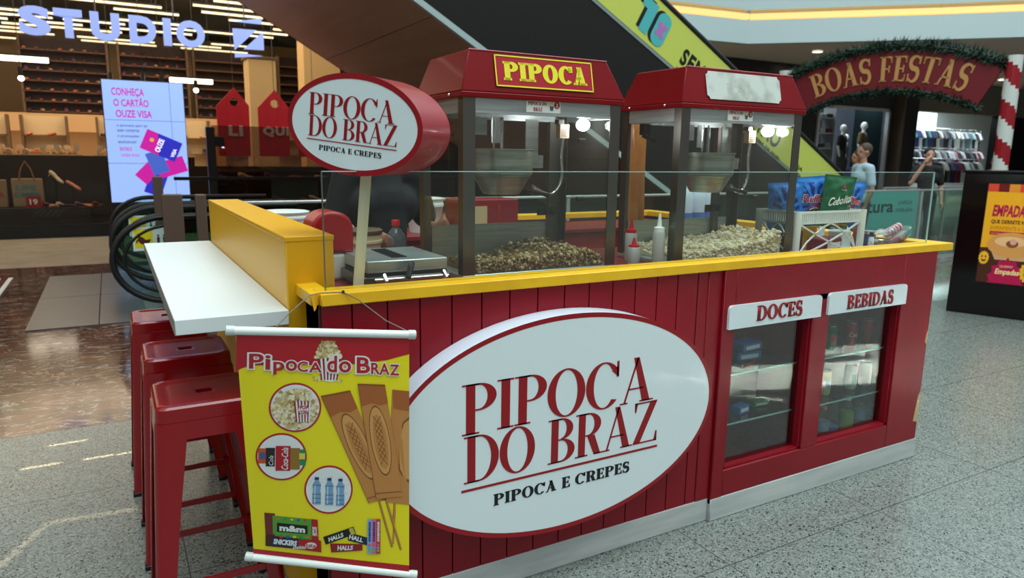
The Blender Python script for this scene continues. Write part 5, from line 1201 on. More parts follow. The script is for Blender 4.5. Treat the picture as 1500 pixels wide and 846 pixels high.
def tagsign(lbl,cx,txt,fs):
    y = 14.42; t = thing('tag_sign',lbl,'sign',(cx,y,1.43)); Lt = (cx,y,1.43); TR = mat('tag_red',(196,14,28),.5,var=(1,(176,10,24),.3,.7,(24,1,.4)))
    o = [(-.29,1.43),(.27,1.43),(.28,2.36),(.03,2.68),(-.29,2.34)]; n = 30; hole = [(.02+.075*math.cos(2*PI*i/n),2.42+.075*math.sin(2*PI*i/n)) for i in range(n)]
    q = B(); ring = []
    for hx,hz in hole:
        dx,dz = hx-.02,hz-2.42; best = None
        for (ax,az),(bx,bz) in zip(o,o[1:]+o[:1]):
            ex,ez = bx-ax,bz-az; den = dx*ez-dz*ex
            if abs(den) < 1e-9: continue
            tt = ((ax-.02)*ez-(az-2.42)*ex)/den; uu = ((ax-.02)*dz-(az-2.42)*dx)/den
            if tt > 0 and -1e-6 <= uu <= 1+1e-6 and (best is None or tt < best): best = tt
        ring.append((.02+dx*best,2.42+dz*best))
    corners = sorted(((math.atan2(z-2.42,x-.02)%(2*PI)),(x,z)) for x,z in o)
    for (a,c) in corners:
        i = min(range(n),key=lambda k: abs(((2*PI*k/n)-a+PI)%(2*PI)-PI)); ring[i] = c
    f = lambda p,yy: Vector((cx+p[0],yy,p[1]))
    q.ring_loft([[f(p,y-.03) for p in hole],[f(p,y-.03) for p in ring],[f(p,y+.03) for p in ring],[f(p,y+.03) for p in hole]],TR,False,False,closed=True)
    b_ = q.build('tag_board',t,loc=Lt,smooth=0)
    q = B(); m_ = plane_map((cx,y-.034,0),(1,0,0),(0,0,1),(0,-1,0)); q.atext(m_,txt,-fs/2+.02,1.80,fs,.19,mat('tag_letter',(214,196,190),.5),0,bold=.05,spacing=1.18); q.build('lettering',b_,loc=Lt,smooth=0,solid=.03)
    q = B(); q.cyl((cx+.02,y,2.5),(cx+.02,y,5.2),.006,M['darksteel'],n=6); q.build('cord',t,loc=Lt)
tagsign('red tag shaped sign lettered LI hanging in the store window',2.10,'LI',.25); tagsign('red tag shaped sign lettered QUI hanging in the store window',2.83,'QUI',.48); tagsign('red tag shaped sign partly hidden behind the oval pole sign',3.56,'DA',.40)

# window display: dark board, plinths, bags, sandals
q = B(); q.box(-9,0.0,15.55,15.6,.0,1.40,M['darkbrown']); q.box(0,9,15.55,15.6,0,1.22,M['darkbrown']); tag(q.build('display_board',None,loc=(0,15.57,0)),'long dark brown backing board of the shoe store window','board')
q = B(); q.box(-3.2,-.35,14.95,15.45,.0,.50,mat('display_plinth',(44,40,40),.4)); tag(q.build('display_plinth',None,loc=(-1.8,15.2,0),bevel=.01),'low black display plinth behind the store window at far left','plinth')
q = B(); q.box(1.6,6.6,14.95,15.45,0,.52,mat('display_plinth',(44,40,40),.4)); tag(q.build('display_plinth',None,loc=(4,15.2,0),bevel=.01),'low black display plinth under the red tag signs','plinth')
def tote(lbl,x,w_,h_,col,ink):
    t = thing('tote_bag',lbl,'bag',(x,15.15,.5)); q = B(); q.hexa([(-w_/2,-.07,0),(w_/2,-.07,0),(w_/2,.07,0),(-w_/2,.07,0)],[(-w_/2,-.05,h_),(w_/2,-.05,h_),(w_/2,.05,h_),(-w_/2,.05,h_)],mat('tote_%d'%col[0],col,.7)); bo = q.build('bag_body',t,bevel=.015)
    q = B(); q.tube([(-w_*.25,-.05,h_-.03),(-w_*.16,-.05,h_+.16),(0,-.05,h_+.30),(w_*.16,-.05,h_+.16),(w_*.25,-.05,h_-.03)],.012,mat('tote_strap',(150,104,62),.6),8); q.build('handle',t,smooth=60)
    mp_ = plane_map((0,-.074,0),(1,0,0),Vector((0,.02,h_)).normalized(),(0,-1,0)); q = B(); q.atext(mp_,'LIFE',-.17,.30,.3,.08,mat('tote_ink_%d'%ink[0],ink,.6),0,bold=.03); q.atext(mp_,'SUMMER',-.2,.18,.38,.08,mat('tote_ink_%d'%ink[0],ink,.6),0,bold=.03); q.build('print',bo,smooth=0)
tote('woven tote bag with blue print in the store window',-1.28,.46,.50,(150,128,100),(50,130,140)); tote('woven tote bag with red print at the left frame edge',-1.80,.44,.48,(146,120,94),(160,50,50))
t = thing('price_card','small red price card numbered 19 before the tote bag','price card',(-1.2,14.98,.5)); q = B(); q.box(-.11,.11,-.01,.01,0,.2,mat('price_red',(150,20,30),.5)); bo = q.build('card',t); q = B(); q.atext(plane_map((0,-.011,0),(1,0,0),(0,0,1),(0,-1,0)),'19',-.06,.05,.12,.1,M['white_pl'],.001,bold=.03); q.build('lettering',bo,smooth=0)
def shoe_mesh(name,m,heel=0):
    q = B(); prof = [(-.12,.03,.05+heel),(-.06,.034,.055+heel*.8),(0,.034,.05+heel*.35),(.06,.04,.045),(.11,.036,.035),(.135,.015,.02)]
    rings = []
    for x,w_,h_ in prof: z0 = heel*max(0,(.06-x)/.18)*.9; rings.append([Vector((x,w_*math.cos(2*PI*k/8),z0+(h_-z0)*(.5+.5*math.sin(2*PI*k/8)))) for k in range(8)])
    q.ring_loft(rings,m)
    if heel: q.cyl((-.11,0,0),(-.10,0,heel),.008,m,n=6)
    return q.build(name,None,smooth=60)
rs = random.Random(5); SHC = [(150,60,56),(90,60,48),(196,150,120),(216,190,160),(60,50,56),(120,80,110),(206,120,90)]
protos = [shoe_mesh('shoe',mat('shoe_%d'%i,c,.5),.05 if i%2 else 0) for i,c in enumerate(SHC)]
for p in protos: COL.objects.unlink(p)
def shoe(i, x, y, z, rz, label, group=None, s=1):
    o = protos[i].copy(); COL.objects.link(o); o.location = (x,y,z); o.rotation_euler = (0,0,rz); o.scale = (s,s,s); tag(o,label,'shoe',group); return o
for lbl,x,z,i in (('beige sandal raised on the left thin stand in the window',-.86,.98,3),('pale sandal raised on the right thin stand in the window',-.60,.85,6)):
    o = shoe(i,x,15.15,z,2.6,lbl,s=1.15); o.rotation_euler = (0,.5,2.6-PI)
    t = thing('display_stand','thin display stand under the %s sandal in the window' % ('left' if i==3 else 'right'),'stand',(x,15.15,.5)); q = B(); q.cyl((0,0,0),(0,0,.01),.06,M['near_black']); q.build('base',t); q = B(); q.cyl((0,0,0),(0,0,z-.5),.008,M['near_black'],n=8); q.build('rod',t)
for k in range(9): shoe(k%7,-1.05+.09*k+(.1 if k>4 else 0),15.02,.5,rs.uniform(-1,1),'small shoe lying on the window plinth left of the screen','shoes on the left window plinth')
for k in range(16): shoe((k*3)%7,1.75+.25*k,15.1,.52,rs.uniform(-1,1),'small shoe on the window plinth under the red tag signs','shoes on the right window plinth',1.2)
for k in range(8):
    x = 1.9+.5*k; o = shoe((k*2+1)%7,x,15.3,.98,.4,'shoe raised on a stand under the red tag signs','raised shoes under the tag signs',1.3)
    t = thing('display_stand','thin black shoe stand under the red tag signs','stand',(x,15.3,.52),group='shoe stands under the tag signs'); q = B(); q.cyl((0,0,0),(0,0,.46),.008,M['near_black'],n=6); q.build('rod',t)

# store columns, mezzanine shelves, lower shelves
for lbl,x0,x1,z1,y in (('beige wood clad store column behind the LI and QUI signs',2.85,3.45,3.55,17.4),('beige wood clad store column behind the oval pole sign',4.25,5.15,4.5,18.2)):
    t = thing('store_column',lbl,'column',((x0+x1)/2,y,0)); q = B(); q.box(x0,x1,y-.3,y+.3,0,z1,mat('column_wood',(244,206,146),.5)); q.build('shaft',t,loc=((x0+x1)/2,y,0),bevel=.02); q = B(); q.box(x0-.04,x1+.04,y-.34,y+.34,z1,z1+.06,mat('column_cap',(120,96,66),.5)); q.build('cap',t,loc=((x0+x1)/2,y,0))
def shelving(lbl,x0,x1,y,z0,z1,n,back):
    t = thing('shelving',lbl,'shelving',((x0+x1)/2,y,z0)); Lh = ((x0+x1)/2,y,z0); q = B(); q.box(x0,x1,y+.3,y+.33,z0,z1,back); q.build('back_panel',t,loc=Lh)
    for k in range(n): z = z0+.1+(z1-z0-.15)*k/n; q = B(); q.box(x0,x1,y-.05,y+.3,z-.03,z,mat('shelf_wood',(120,86,64),.5)); q.build('shelf',t,loc=Lh)
    for x in (x0,x1): q = B(); q.box(x-.03,x+.03,y-.05,y+.33,z0,z1,mat('shelf_side',(120,92,66),.5)); q.build('side_panel',t,loc=Lh)
    return [z0+.1+(z1-z0-.15)*k/n for k in range(n)]
dk = mat('shelf_back_dark',(58,36,32),.6); lt = mat('shelf_back_light',(240,214,168),.6)
n_s = 0
for j,(x0,x1) in enumerate(((-4.6,-2.9),(-2.0,.2),(.5,2.4),(2.6,4.6),(5.2,7.5))):
    zs = shelving(('first','second','third','fourth','fifth')[j]+' dark shoe shelving from the left on the upper store level',x0,x1,25.4,2.52,4.7,7,dk)
    for z in zs:
        x = x0+.12
        while x < x1-.1 and n_s < 140: shoe(rs.choice((0,0,1,2,5,6,4)),x,25.5,z,-PI/2+rs.uniform(-.2,.2),'tiny shoe on the dark upper level shelving','shoes on the upper level shelving',1.5); x += .3; n_s += 1
for j,(x0,x1) in enumerate(((-4.4,-2.2),(-1.9,-.9),(-.2,2.6),(3.1,5.4))):
    zs = shelving(('first','second','third','fourth')[j]+' bright beige shelving from the left on the lower store level',x0,x1,22.6,0,2.38,5,lt)
    for z in zs:
        x = x0+.15
        while x < x1-.1: shoe(rs.choice((1,2,3,4,6)),x,22.7,z,-PI/2+rs.uniform(-.3,.3),'tiny shoe on the bright lower level shelving','shoes on the lower level shelving',1.5); x += .5
for j in range(3):
    x = -3.5+2.1*j; t = thing('display_table',('leftmost','middle','rightmost')[j]+' long display table of pale shoes inside the store','table',(x,17.4,0)); q = B(); q.box(-.95,.95,-.4,.4,1.38,1.42,mat('table_top',(206,176,132),.5)); q.build('top',t)
    for sx in (-1,1):
        for sy in (-1,1): q = B(); q.box(sx*.9-.03,sx*.9+.03,sy*.35-.03,sy*.35+.03,0,1.38,M['near_black']); q.build('leg',t)
    for k in range(13): shoe(rs.choice((3,3,2,3,6)),x-.85+.14*k,17.2+.4*(k%2),1.42,PI/2+rs.uniform(-.15,.15),'pale shoe on the long display tables inside the store','shoes on the display tables',1.9)
M['tube'] = mat('tube_glow',(255,240,205),.4,emit=1.5,ecol=(255,240,200))
def lamp(x,y,z,Ln):
    o = lampP.copy(); COL.objects.link(o); o.location = (x,y,z); o.scale = (Ln,1,1); return o
q = B(); q.box(-.5,.5,-.03,.03,0,.045,M['tube']); q.box(-.5,.5,-.035,.035,.045,.09,M['near_black']); [q.box(x-.002,x+.002,-.005,.005,.09,.6,M['near_black']) for x in (-.4,.4)]; lampP = q.build('linear_lamp',None,smooth=0); tag(lampP,'thin linear lamp hung in rows under the dark store ceiling','lamp','linear lamps in the shoe store'); lampP.location = (-3.4,15.6,5.0); lampP.scale = (2.2,1,1)
zr = random.Random(2)
for r_ in range(17):
    y = 15.7+.82*r_; z = 5.0
    x = -6+zr.uniform(0,1.2)
    while x < 9:
        Ln = zr.choice((1.5,2.2,3.0)); 
        if zr.random() < .78: lamp(x+Ln/2,y,z,Ln)
        x += Ln+zr.uniform(.15,1.3)
q = B(); q.ball((0,0,0),.065,mat('spot_glow',(255,250,235),.4,emit=5),10,6); q.cyl((0,0,.05),(0,0,.25),.05,M['near_black'],n=8); q.cyl((0,0,.25),(0,0,2.5),.008,M['near_black'],n=6); sp0 = q.build('spot_lamp',None); sp0.location = (-1.6,20.2,3.1)
tag(sp0,'small round white spot lamp under the dark store ceiling','lamp','round spot lamps in the shoe store')
for x,y,z in ((.2,20.2,3.1),(1.3,20.2,3.1),(2.1,20.4,3.05),(-2.9,20,3.15),(.9,20.4,3.15),(-3.9,20.2,3.1)): c = sp0.copy(); COL.objects.link(c); c.location = (x,y,z)
for lbl,x,z in (('bright white bar light on the upper store level at left',-1.7,3.75),('bright white bar light right of the advert screen',2.2,3.45)):
    t = thing('bar_light',lbl,'lamp',(x,22.4,z)); q = B(); q.box(-.55,.55,-.06,.06,-.06,.06,mat('bar_glow',(255,250,235),.4,emit=5)); q.build('diffuser',t); q = B(); q.box(-.57,.57,-.07,.07,.06,.1,M['near_black']); [q.box(x-.006,x+.006,-.006,.006,.1,5.6-z,M['near_black']) for x in (-.5,.5)]; q.build('housing',t)

# ================================================================ festive arch
A0 = Vector((12.02,10.1,0)); A1 = Vector((13.2,6.74,0)); AD = (A1-A0); AL = AD.length; AD.normalize(); AN = Vector((AD.y,-AD.x,0)); AN = -AN if AN.dot(Vector((-1,-.5,0))) < 0 else AN
am = lambda u, v, l=0: A0+AD*u+Vector((0,0,v))+AN*l
ar = thing('festive_arch','red arch lettered BOAS FESTAS with green garland on candy striped poles','arch',tuple((A0+A1)/2)); L7 = tuple((A0+A1)/2)
P = lambda b, n, par=None, **k: b.build(n, par or ar, loc=L7, **k)
AC = AL*.5; R_ = AL*1.1; zc_ = 3.53-R_
def arc(u, r): a = (u-AC)/R_*1.0; return (AC+r*math.sin(a), zc_+r*math.cos(a))
def am2(s, t, l=0): x, z = arc(s, R_-.74+t*.74); return am(x, z, l)
aw = math.asin(.5/1.1)*R_; S0, S1 = AC-aw, AC+aw
q = B(); n = 30
q.ring_loft([[am2(S0+(S1-S0)*i/n,0,.05),am2(S0+(S1-S0)*i/n,1,.05),am2(S0+(S1-S0)*i/n,1,-.05),am2(S0+(S1-S0)*i/n,0,-.05)] for i in range(n+1)], mat('arch_red',(112,8,22),.55)); bd = P(q,'arch_board',smooth=20)
q = B(); w0, w1 = S0+(S1-S0)*.09, S0+(S1-S0)*.90
q.atext(lambda u,v,l=0: am2(u,v,.055+l),'BOAS FESTAS',w0,.17,w1-w0,.64,mat('arch_gold',(196,146,84),.5),0,font=ROMAN); q.build('lettering',bd,loc=L7,smooth=0,solid=.02,fix=False)
M['pine'] = mat('pine_green',(20,52,34),.6); M['pine2'] = mat('pine_green_light',(40,80,54),.6); M['pine3'] = mat('pine_dark',(10,30,20),.6)
rg = random.Random(9)
def garland(nm, t_, rad, cnt):
    q = B(); n = 40; q.tube([am2(S0+(S1-S0)*i/n,t_) for i in range(n+1)],rad*.5,M['pine3'],8)
    for _ in range(cnt):
        s = S0+(S1-S0)*rg.random(); c = am2(s,t_); d = Vector((rg.gauss(0,1),rg.gauss(0,1),rg.gauss(0,1))).normalized(); e = d*rad*rg.uniform(.7,1.35); sd_ = d.orthogonal().normalized()*rad*.16; k = d.cross(sd_)*.6
        b0 = c+d*rad*.25; q.add([b0+sd_,b0-sd_,b0+k,c+e],[(0,1,3),(1,2,3),(2,0,3)],rg.choice((M['pine'],M['pine2'],M['pine'],M['pine3'])))
    P(q,nm,smooth=0,fix=False)
garland('upper_garland',1.02,.17,2600); garland('lower_garland',-.02,.13,2200)
CW_, CR_ = mat('candy_white',(214,220,214),.4), mat('candy_red',(150,16,30),.4)
for s_, e in ((-1,A0-AD*.12),(1,A1+AD*.12)):
    q = B(); nn, mm, r, H = 20, 60, .12, 3.25
    vs = [Vector((e.x+r*math.cos(2*PI*(i/nn)+ .0),e.y+r*math.sin(2*PI*(i/nn)),H*j/mm)) for j in range(mm+1) for i in range(nn)]
    for j in range(mm):
        for i in range(nn):
            a = j*nn+i; c = j*nn+(i+1)%nn; m_ = CR_ if ((j/mm*H/.62)+ (i/nn)) % 1 < .5 else CW_; q.add([vs[a],vs[c],vs[c+nn],vs[a+nn]],[(0,1,2,3)],m_)
    q.poly([vs[mm*nn+i] for i in range(nn)],CW_); pp = P(q,'candy_pole',smooth=60,fix=False)
    q = B(); q.cyl((e.x,e.y,0),(e.x,e.y,.05),.22,M['near_black'],n=20); q.build('base',pp,loc=L7)

# ================================================================ black stand with the pie poster
bs = thing('poster_stand','black display counter at right with a lit pie poster on its face','display stand',(7.375,4.021,0)); th = math.atan2(-.94,.345); bs.rotation_euler = (0,0,th)
q = B(); q.hexa([(0,0,0),(1.9,0,0),(1.9,.75,0),(0,.75,0)],[(0.01,0.03,1.40),(1.9,.03,1.40),(1.9,.75,1.40),(.01,.75,1.40)],M['blackgloss']); q.build('body',bs,bevel=.008)
q = B(); q.box(-.01,1.91,.015,.77,1.40,1.425,M['blackgloss']); q.build('top',bs,bevel=.004)
bmp = plane_map((0,-.002,0),(1,0,0),(0,.0214,1),(0,-1,0)); pg = lambda n,c: mat('pie_'+n,c,.35,emit=.12)
u0,u1,v0,v1 = .225,1.0,.34,1.30
_b0 = bmp; PW = .66
bmp = lambda u,v,l=0: _b0(u0+(u-u0)*PW,v,l)
q = B(); q.arect(bmp,u0-.012,v0-.012,u1+.012,v1+.012,M['near_black'],.004); q.arect(bmp,u0,v0,u1,v1,pg('yellow',(238,170,30)),.006); ps_ = q.build('poster_sheet',bs,smooth=0)
q = B()
for k in range(6): q.arect(bmp,u0+k*(u1-u0)/6,v1-.075,u0+(k+1)*(u1-u0)/6,v1,pg('tab%d'%(k%3),((214,70,40),(110,16,20),(226,140,40))[k%3]),.007)
q.apoly(bmp,[(u0,v0),(u1,v0),(u1,v0+.32),(u0+.5,v0+.36),(u0,v0+.34)],pg('wood',(74,34,20)),.007)
q.atext(bmp,'EMPADA',u0+.09,v1-.31,.40,.11,pg('magenta',(176,14,70)),.009,bold=.035,shear=.15); q.atext(bmp,'QUE DERRETE NA BOCA',u0+.09,v1-.385,.62,.042,pg('brown',(70,24,16)),.009,bold=.02); q.atext(bmp,'EXPERIMENTE A ORIGINAL',u0+.09,v1-.44,.62,.036,pg('gold',(190,120,20)),.009); q.arect(bmp,u0+.09,v1-.49,u0+.72,v1-.455,pg('magenta',(176,14,70)),.008); q.atext(bmp,'OS MELHORES SABORES DE GOIÁS',u0+.11,v1-.483,.56,.018,pg('yellow',(238,170,30)),.010)
cx_,cz_ = u0+.385,v0+.36
q.apoly(bmp,[(cx_-.29,cz_+.02),(cx_-.19,cz_-.13),(cx_+.17,cz_-.13),(cx_+.30,cz_+.02)],pg('crust_side',(206,160,110)),.008); q.aell(bmp,cx_,cz_+.02,.31,.12,pg('crust',(214,150,78)),.009,36); q.aell(bmp,cx_-.02,cz_+.05,.20,.05,pg('crust_light',(232,184,130)),.010,28); q.aell(bmp,cx_,cz_+.03,.075,.035,pg('crust_dark',(130,74,44)),.011,20); q.aell(bmp,cx_+.01,cz_+.05,.04,.03,pg('filling',(220,160,140)),.012,16)
def burst(u,v,r,m,l,n=14):
    q.apoly(bmp,[(u+(r if i%2 else r*.82)*math.cos(PI*i/n),max(v0,v+(r if i%2 else r*.82)*math.sin(PI*i/n))) for i in range(2*n)],m,l)
burst(u0+.36,v0+.02,.24,pg('magenta',(176,14,70)),.011); 
q.atext(bmp,'Empadas',u0+.22,v0+.075,.30,.07,pg('cream',(240,214,150)),.013,bold=.03,shear=.2); q.atext(bmp,'QUERO',u0+.27,v0+.155,.16,.025,pg('cream',(240,214,150)),.013)
for uu,vv,r in ((u0+.06,v0+.24,.07),(u0+.62,v0+.13,.11)):
    burst(uu,vv,r,pg('smile',(232,180,40)),.013); 
    for sx in (-1,1): q.aell(bmp,uu+sx*r*.32,vv+r*.2,r*.14,r*.18,pg('smile_eye',(150,20,30)),.015,10)
    q.apoly(bmp,[(uu-r*.5,vv-r*.12),(uu,vv-r*.3),(uu+r*.5,vv-r*.12),(uu+r*.25,vv-r*.5),(uu-r*.25,vv-r*.5)],pg('smile_mouth',(110,30,20)),.015)
q.build('poster_print',ps_,smooth=0)

# ================================================================ teal bookshop hoarding behind the railing
hd = thing('shop_hoarding','teal panel lettered leitura just behind the glass railing at right','panel',(10.5,6.95,0))
q = B(); q.box(-1.05,1.0,-.008,.008,.08,1.06,mat('teal_panel',(104,182,178),.5)); pn_ = q.build('board',hd)
mp = plane_map((0,-.009,0),(1,0,0),(0,0,1),(0,-1,0)); TI = mat('teal_ink',(30,54,58),.5)
q = B(); q.atext(mp,'leitura',-.64,.70,1.02,.20,TI,.001,bold=.02); q.build('lettering',pn_,smooth=0); q = B(); q.atext(mp,'LIVROS',.5,.82,.36,.06,TI,.001); q.build('lettering',pn_,smooth=0); q = B(); q.atext(mp,'PAPELARIA',.46,.70,.44,.06,TI,.001); q.build('lettering',pn_,smooth=0)
for x in (-1.07,1.02): q = B(); q.box(x-.02,x+.02,-.01,.01,0,1.07,M['alu']); q.build('frame_post',hd)
g = thing('glass_barrier','second glass barrier with steel top rail in front of the clothes shop','railing',(15.5,8.2,0)); q = B(); q.box(-3.0,3.0,-.006,.006,.06,1.0,M['greenglass']); q.build('glass_panel',g,smooth=0); q = B(); q.box(-3,3,-.025,.025,1.0,1.03,M['alu']); q.build('top_rail',g)
for x in (-2.98,-1,1,2.98): q = B(); q.box(x-.02,x+.02,-.02,.02,0,1.0,M['alu']); q.build('baluster',g)

# ================================================================ shops at right: mannequins, garments, shelves
def skinmesh(parts, vox, mats_fn, name, parent=None, loc=None, smooth_it=6):
    """union of tapered capsules and ellipsoids remeshed to one continuous surface"""
    m0 = mat('tmp_skin',(200,160,130),.6); q = B()
    for p in parts:
        if p[0] == 'c': q.tube([Vector(a) for a in p[1]], p[2], m0, 14); [q.ball(a,r,m0,12,8) for a,r in zip(p[1],p[2])]
        else: q.ball(p[1],p[2],m0,18,12)
    me = bpy.data.meshes.new('tmp'); me.from_pydata([tuple(v) for v in q.v],[],q.f); o = bpy.data.objects.new('tmp',me); COL.objects.link(o)
    r = o.modifiers.new('r','REMESH'); r.mode = 'VOXEL'; r.voxel_size = vox
    s = o.modifiers.new('s','SMOOTH'); s.iterations = smooth_it; s.factor = .5
    me2 = bpy.data.meshes.new_from_object(o.evaluated_get(bpy.context.evaluated_depsgraph_get())); bpy.data.objects.remove(o); bpy.data.meshes.remove(me)
    me2.name = name; me2.materials.clear(); ms = []
    for p in me2.polygons:
        m = mats_fn(p.center); 
        if m not in ms: ms.append(m); me2.materials.append(m)
        p.material_index = ms.index(m); p.use_smooth = True
    ob = bpy.data.objects.new(name,me2); COL.objects.link(ob)
    if parent: ob.parent = parent
    return ob
V3 = lambda *a: Vector(a)
def hand(parts, w, d, side, curl=.5, r=.0085):
    """five fingers from wrist w along direction d; side = thumb direction"""
    d = Vector(d).normalized(); s = Vector(side); s = (s-d*s.dot(d)).normalized(); nrm = d.cross(s)
    pc_ = w+d*.045; parts.append(('c',[w,w+d*.03,w+d*.085],[.026,.032,.030])); parts.append(('c',[w+d*.02+s*.012,w+d*.08+s*.028],[.02,.014])); parts.append(('c',[w+d*.02-s*.012,w+d*.075-s*.028],[.02,.013]))
    for k,(o,l) in enumerate(((.030,.070),(.010,.080),(-.011,.074),(-.031,.058))):
        b0 = w+d*.085+s*o; p1 = b0+d*l*.45+nrm*l*.12*curl; p2 = p1+d*l*.32+nrm*l*.28*curl; p3 = p2+d*l*.18+nrm*l*.30*curl
        parts.append(('c',[b0,p1,p2,p3],[r*1.1,r,r*.92,r*.8]))
    t0 = w+d*.025+s*.025; t1 = t0+(d*.6+s*.8)*.035; t2 = t1+(d*.9+s*.35)*.032; parts.append(('c',[t0,t1,t2],[.013,.0105,.009]))
def person(label, loc, rz, H, skin, hairc, top, bottom, arms, lookz=0, shoes=(30,26,24), vox=.012, hairlong=0, female=False):
    t = thing('person',label,'person',loc,rz); k = H/1.75
    sk = mat('skin_%d_%d_%d' % skin, skin, .55); lip = mat('lips_%d'%skin[0],(min(255,skin[0]-20),int(skin[1]*.62),int(skin[2]*.62)),.5); eye = mat('eye_dark',(30,22,20),.3)
    J = {n: V3(*p)*k for n,p in dict(pel=(0,0,.93),wa=(0,0,1.08),ch=(0,0,1.28),nk=(0,.005,1.47),hb=(0,.0,1.54)).items()}
    shx = (.155 if female else .18)*k; P_ = []
    hipx = .085*k
    P_ += [('c',[J['pel'],J['wa'],J['ch'],V3(0,0,1.38)*k],[.115*k,.105*k,.12*k,.10*k]),('c',[V3(-.08,0,1.26)*k,V3(.08,0,1.26)*k],[.10*k,.10*k]),('c',[V3(-shx,0,1.40*k),V3(0,0,1.425*k),V3(shx,0,1.40*k)],[.052*k,.06*k,.052*k]),('c',[V3(-.07,0,.93)*k,V3(.07,0,.93)*k],[.105*k,.105*k]),
           ('c',[V3(0,.005,1.40)*k,V3(0,-.012,1.52)*k],[.058*k,.052*k])]
    for sx in (-1,1):
        P_ += [('c',[V3(sx*.09,0,.90)*k,V3(sx*.10,-.012,.50)*k,V3(sx*.105,.015,.10)*k],[.088*k,.055*k,.038*k]),('e',V3(sx*.10,.03,.38)*k,(.05*k,.055*k,.11*k)),('c',[V3(sx*.105,.02,.06)*k,V3(sx*.11,-.09,.035)*k,V3(sx*.115,-.16,.03)*k],[.042*k,.038*k,.028*k])]
    up = []; SL_ = []
    for sx,(el,wr) in zip((-1,1),arms):
        s0 = V3(sx*shx,0,1.40*k); e = V3(*el)*k; w_ = V3(*wr)*k
        P_.append(('c',[s0,(s0+e)/2,e],[.05*k,.046*k,.038*k])); P_.append(('c',[e,(e+w_)/2*1.0,w_],[.039*k,.036*k,.026*k])); hand(P_,w_,w_-e,V3(-sx*.3,-1,.3))
        SL_.append(('c',[s0,s0+(e-s0)*.5,s0+(e-s0)*.72],[.064*k,.062*k,.063*k]))
    hc = V3(0,-.015,1.64)*k
    P_ += [('e',hc+V3(0,.012,.015)*k,(.075*k,.095*k,.105*k)),('e',hc+V3(0,-.02,-.055)*k,(.055*k,.065*k,.06*k)),('c',[hc+V3(0,-.078,.008)*k,hc+V3(0,-.095,-.020)*k],[.010*k,.0135*k])]
    for sx in (-1,1): P_.append(('e',hc+V3(sx*.077,.012,-.008)*k,(.012*k,.02*k,.03*k)))
    def mf(c):
        d = c-hc
        for sx in (-1,1):
            if abs(d.x-sx*.031*k) < .014*k and abs(d.z-.005*k) < .008*k and d.y < -.05*k: return eye
        if abs(d.x) < .026*k and abs(d.z+.062*k) < .008*k and d.y < -.05*k: return lip
        if c.z < .02: return sk
        return sk
    skinmesh(P_, vox, mf, 'body', t)
    tm = mat('cloth_%d_%d_%d' % top, top, .8); bmn = mat('cloth_%d_%d_%d' % bottom, bottom, .8); sm = mat('cloth_%d_%d_%d' % shoes, shoes, .6)
    T_ = [('c',[V3(0,0,.90)*k,J['wa'],J['ch'],V3(0,0,1.39)*k],[.135*k,.125*k,.135*k,.10*k]),('c',[V3(-.085,0,1.26)*k,V3(.085,0,1.26)*k],[.113*k,.113*k]),('c',[V3(-shx,0,1.40*k),V3(0,0,1.425*k),V3(shx,0,1.40*k)],[.066*k,.07*k,.066*k]),('c',[V3(-.075,0,.95)*k,V3(.075,0,.95)*k],[.12*k,.12*k])]+SL_
    skinmesh(T_, vox*1.15, lambda c: tm, 'shirt', t, smooth_it=3)
    T_ = [('c',[V3(-.07,0,.93)*k,V3(.07,0,.93)*k],[.116*k,.116*k])]
    for sx in (-1,1): T_.append(('c',[V3(sx*.09,0,.90)*k,V3(sx*.10,-.012,.50)*k,V3(sx*.105,.015,.09)*k],[.102*k,.074*k,.062*k]))
    skinmesh(T_, vox*1.15, lambda c: bmn, 'trousers', t, smooth_it=3)
    T_ = []
    for sx in (-1,1): T_.append(('c',[V3(sx*.105,.025,.055)*k,V3(sx*.11,-.09,.042)*k,V3(sx*.115,-.17,.036)*k],[.05*k,.045*k,.034*k]))
    skinmesh(T_, vox, lambda c: sm, 'shoes', t, smooth_it=3)
    T_ = [('e',hc+V3(0,.026,.036)*k,(.084*k,.098*k,.098*k))]
    if hairlong: T_.append(('c',[hc+V3(0,.07,.02)*k,hc+V3(0,.09,-hairlong)*k],[.075*k,.05*k]))
    skinmesh(T_, vox, lambda c: mat('hair_%d_%d_%d' % hairc, hairc, .7), 'hair', t, smooth_it=2)
    return t
DN = lambda sx: ((sx*.24,.02,1.10),(sx*.25,-.06,.86))
person('person in near black clothes standing inside the kiosk behind the machines',(1.14,3.34,0),.15,1.75,(150,100,76),(24,18,16),(9,11,17),(12,13,17),(((-.25,.02,1.12),(-.16,-.20,1.12)),((.27,.0,1.12),(.20,-.22,1.16))))
ap = None
person('person in a pale blue shirt walking left beyond the glass railing',(9.60,6.65,0),-2.0,1.74,(176,128,104),(70,54,44),(168,190,206),(60,66,80),(DN(-1),DN(1)))
person('person in a black shirt with a hand raised to the cheek, facing the kiosk',(11.95,7.10,0),-.75,1.72,(190,146,122),(28,22,20),(18,18,20),(50,54,64),(((-.26,-.08,1.16),(-.10,-.16,1.50)),DN(1)))
person('person in a dark blue shirt with folded arms beside the pale shirted person',(11.35,8.0,0),-1.9,1.66,(170,116,88),(40,28,24),(30,40,84),(34,38,50),(((-.24,.0,1.12),(.02,-.20,1.14)),((.24,.0,1.12),(-.02,-.22,1.10))))
person('person in a beige top looking at garments in front of the clothes shop',(15.0,7.6,0),2.2,1.62,(190,150,124),(110,78,56),(186,166,146),(120,106,96),(((-.25,-.06,1.14),(-.18,-.28,1.2)),((.25,-.06,1.14),(.2,-.28,1.22))),hairlong=.16,female=True)

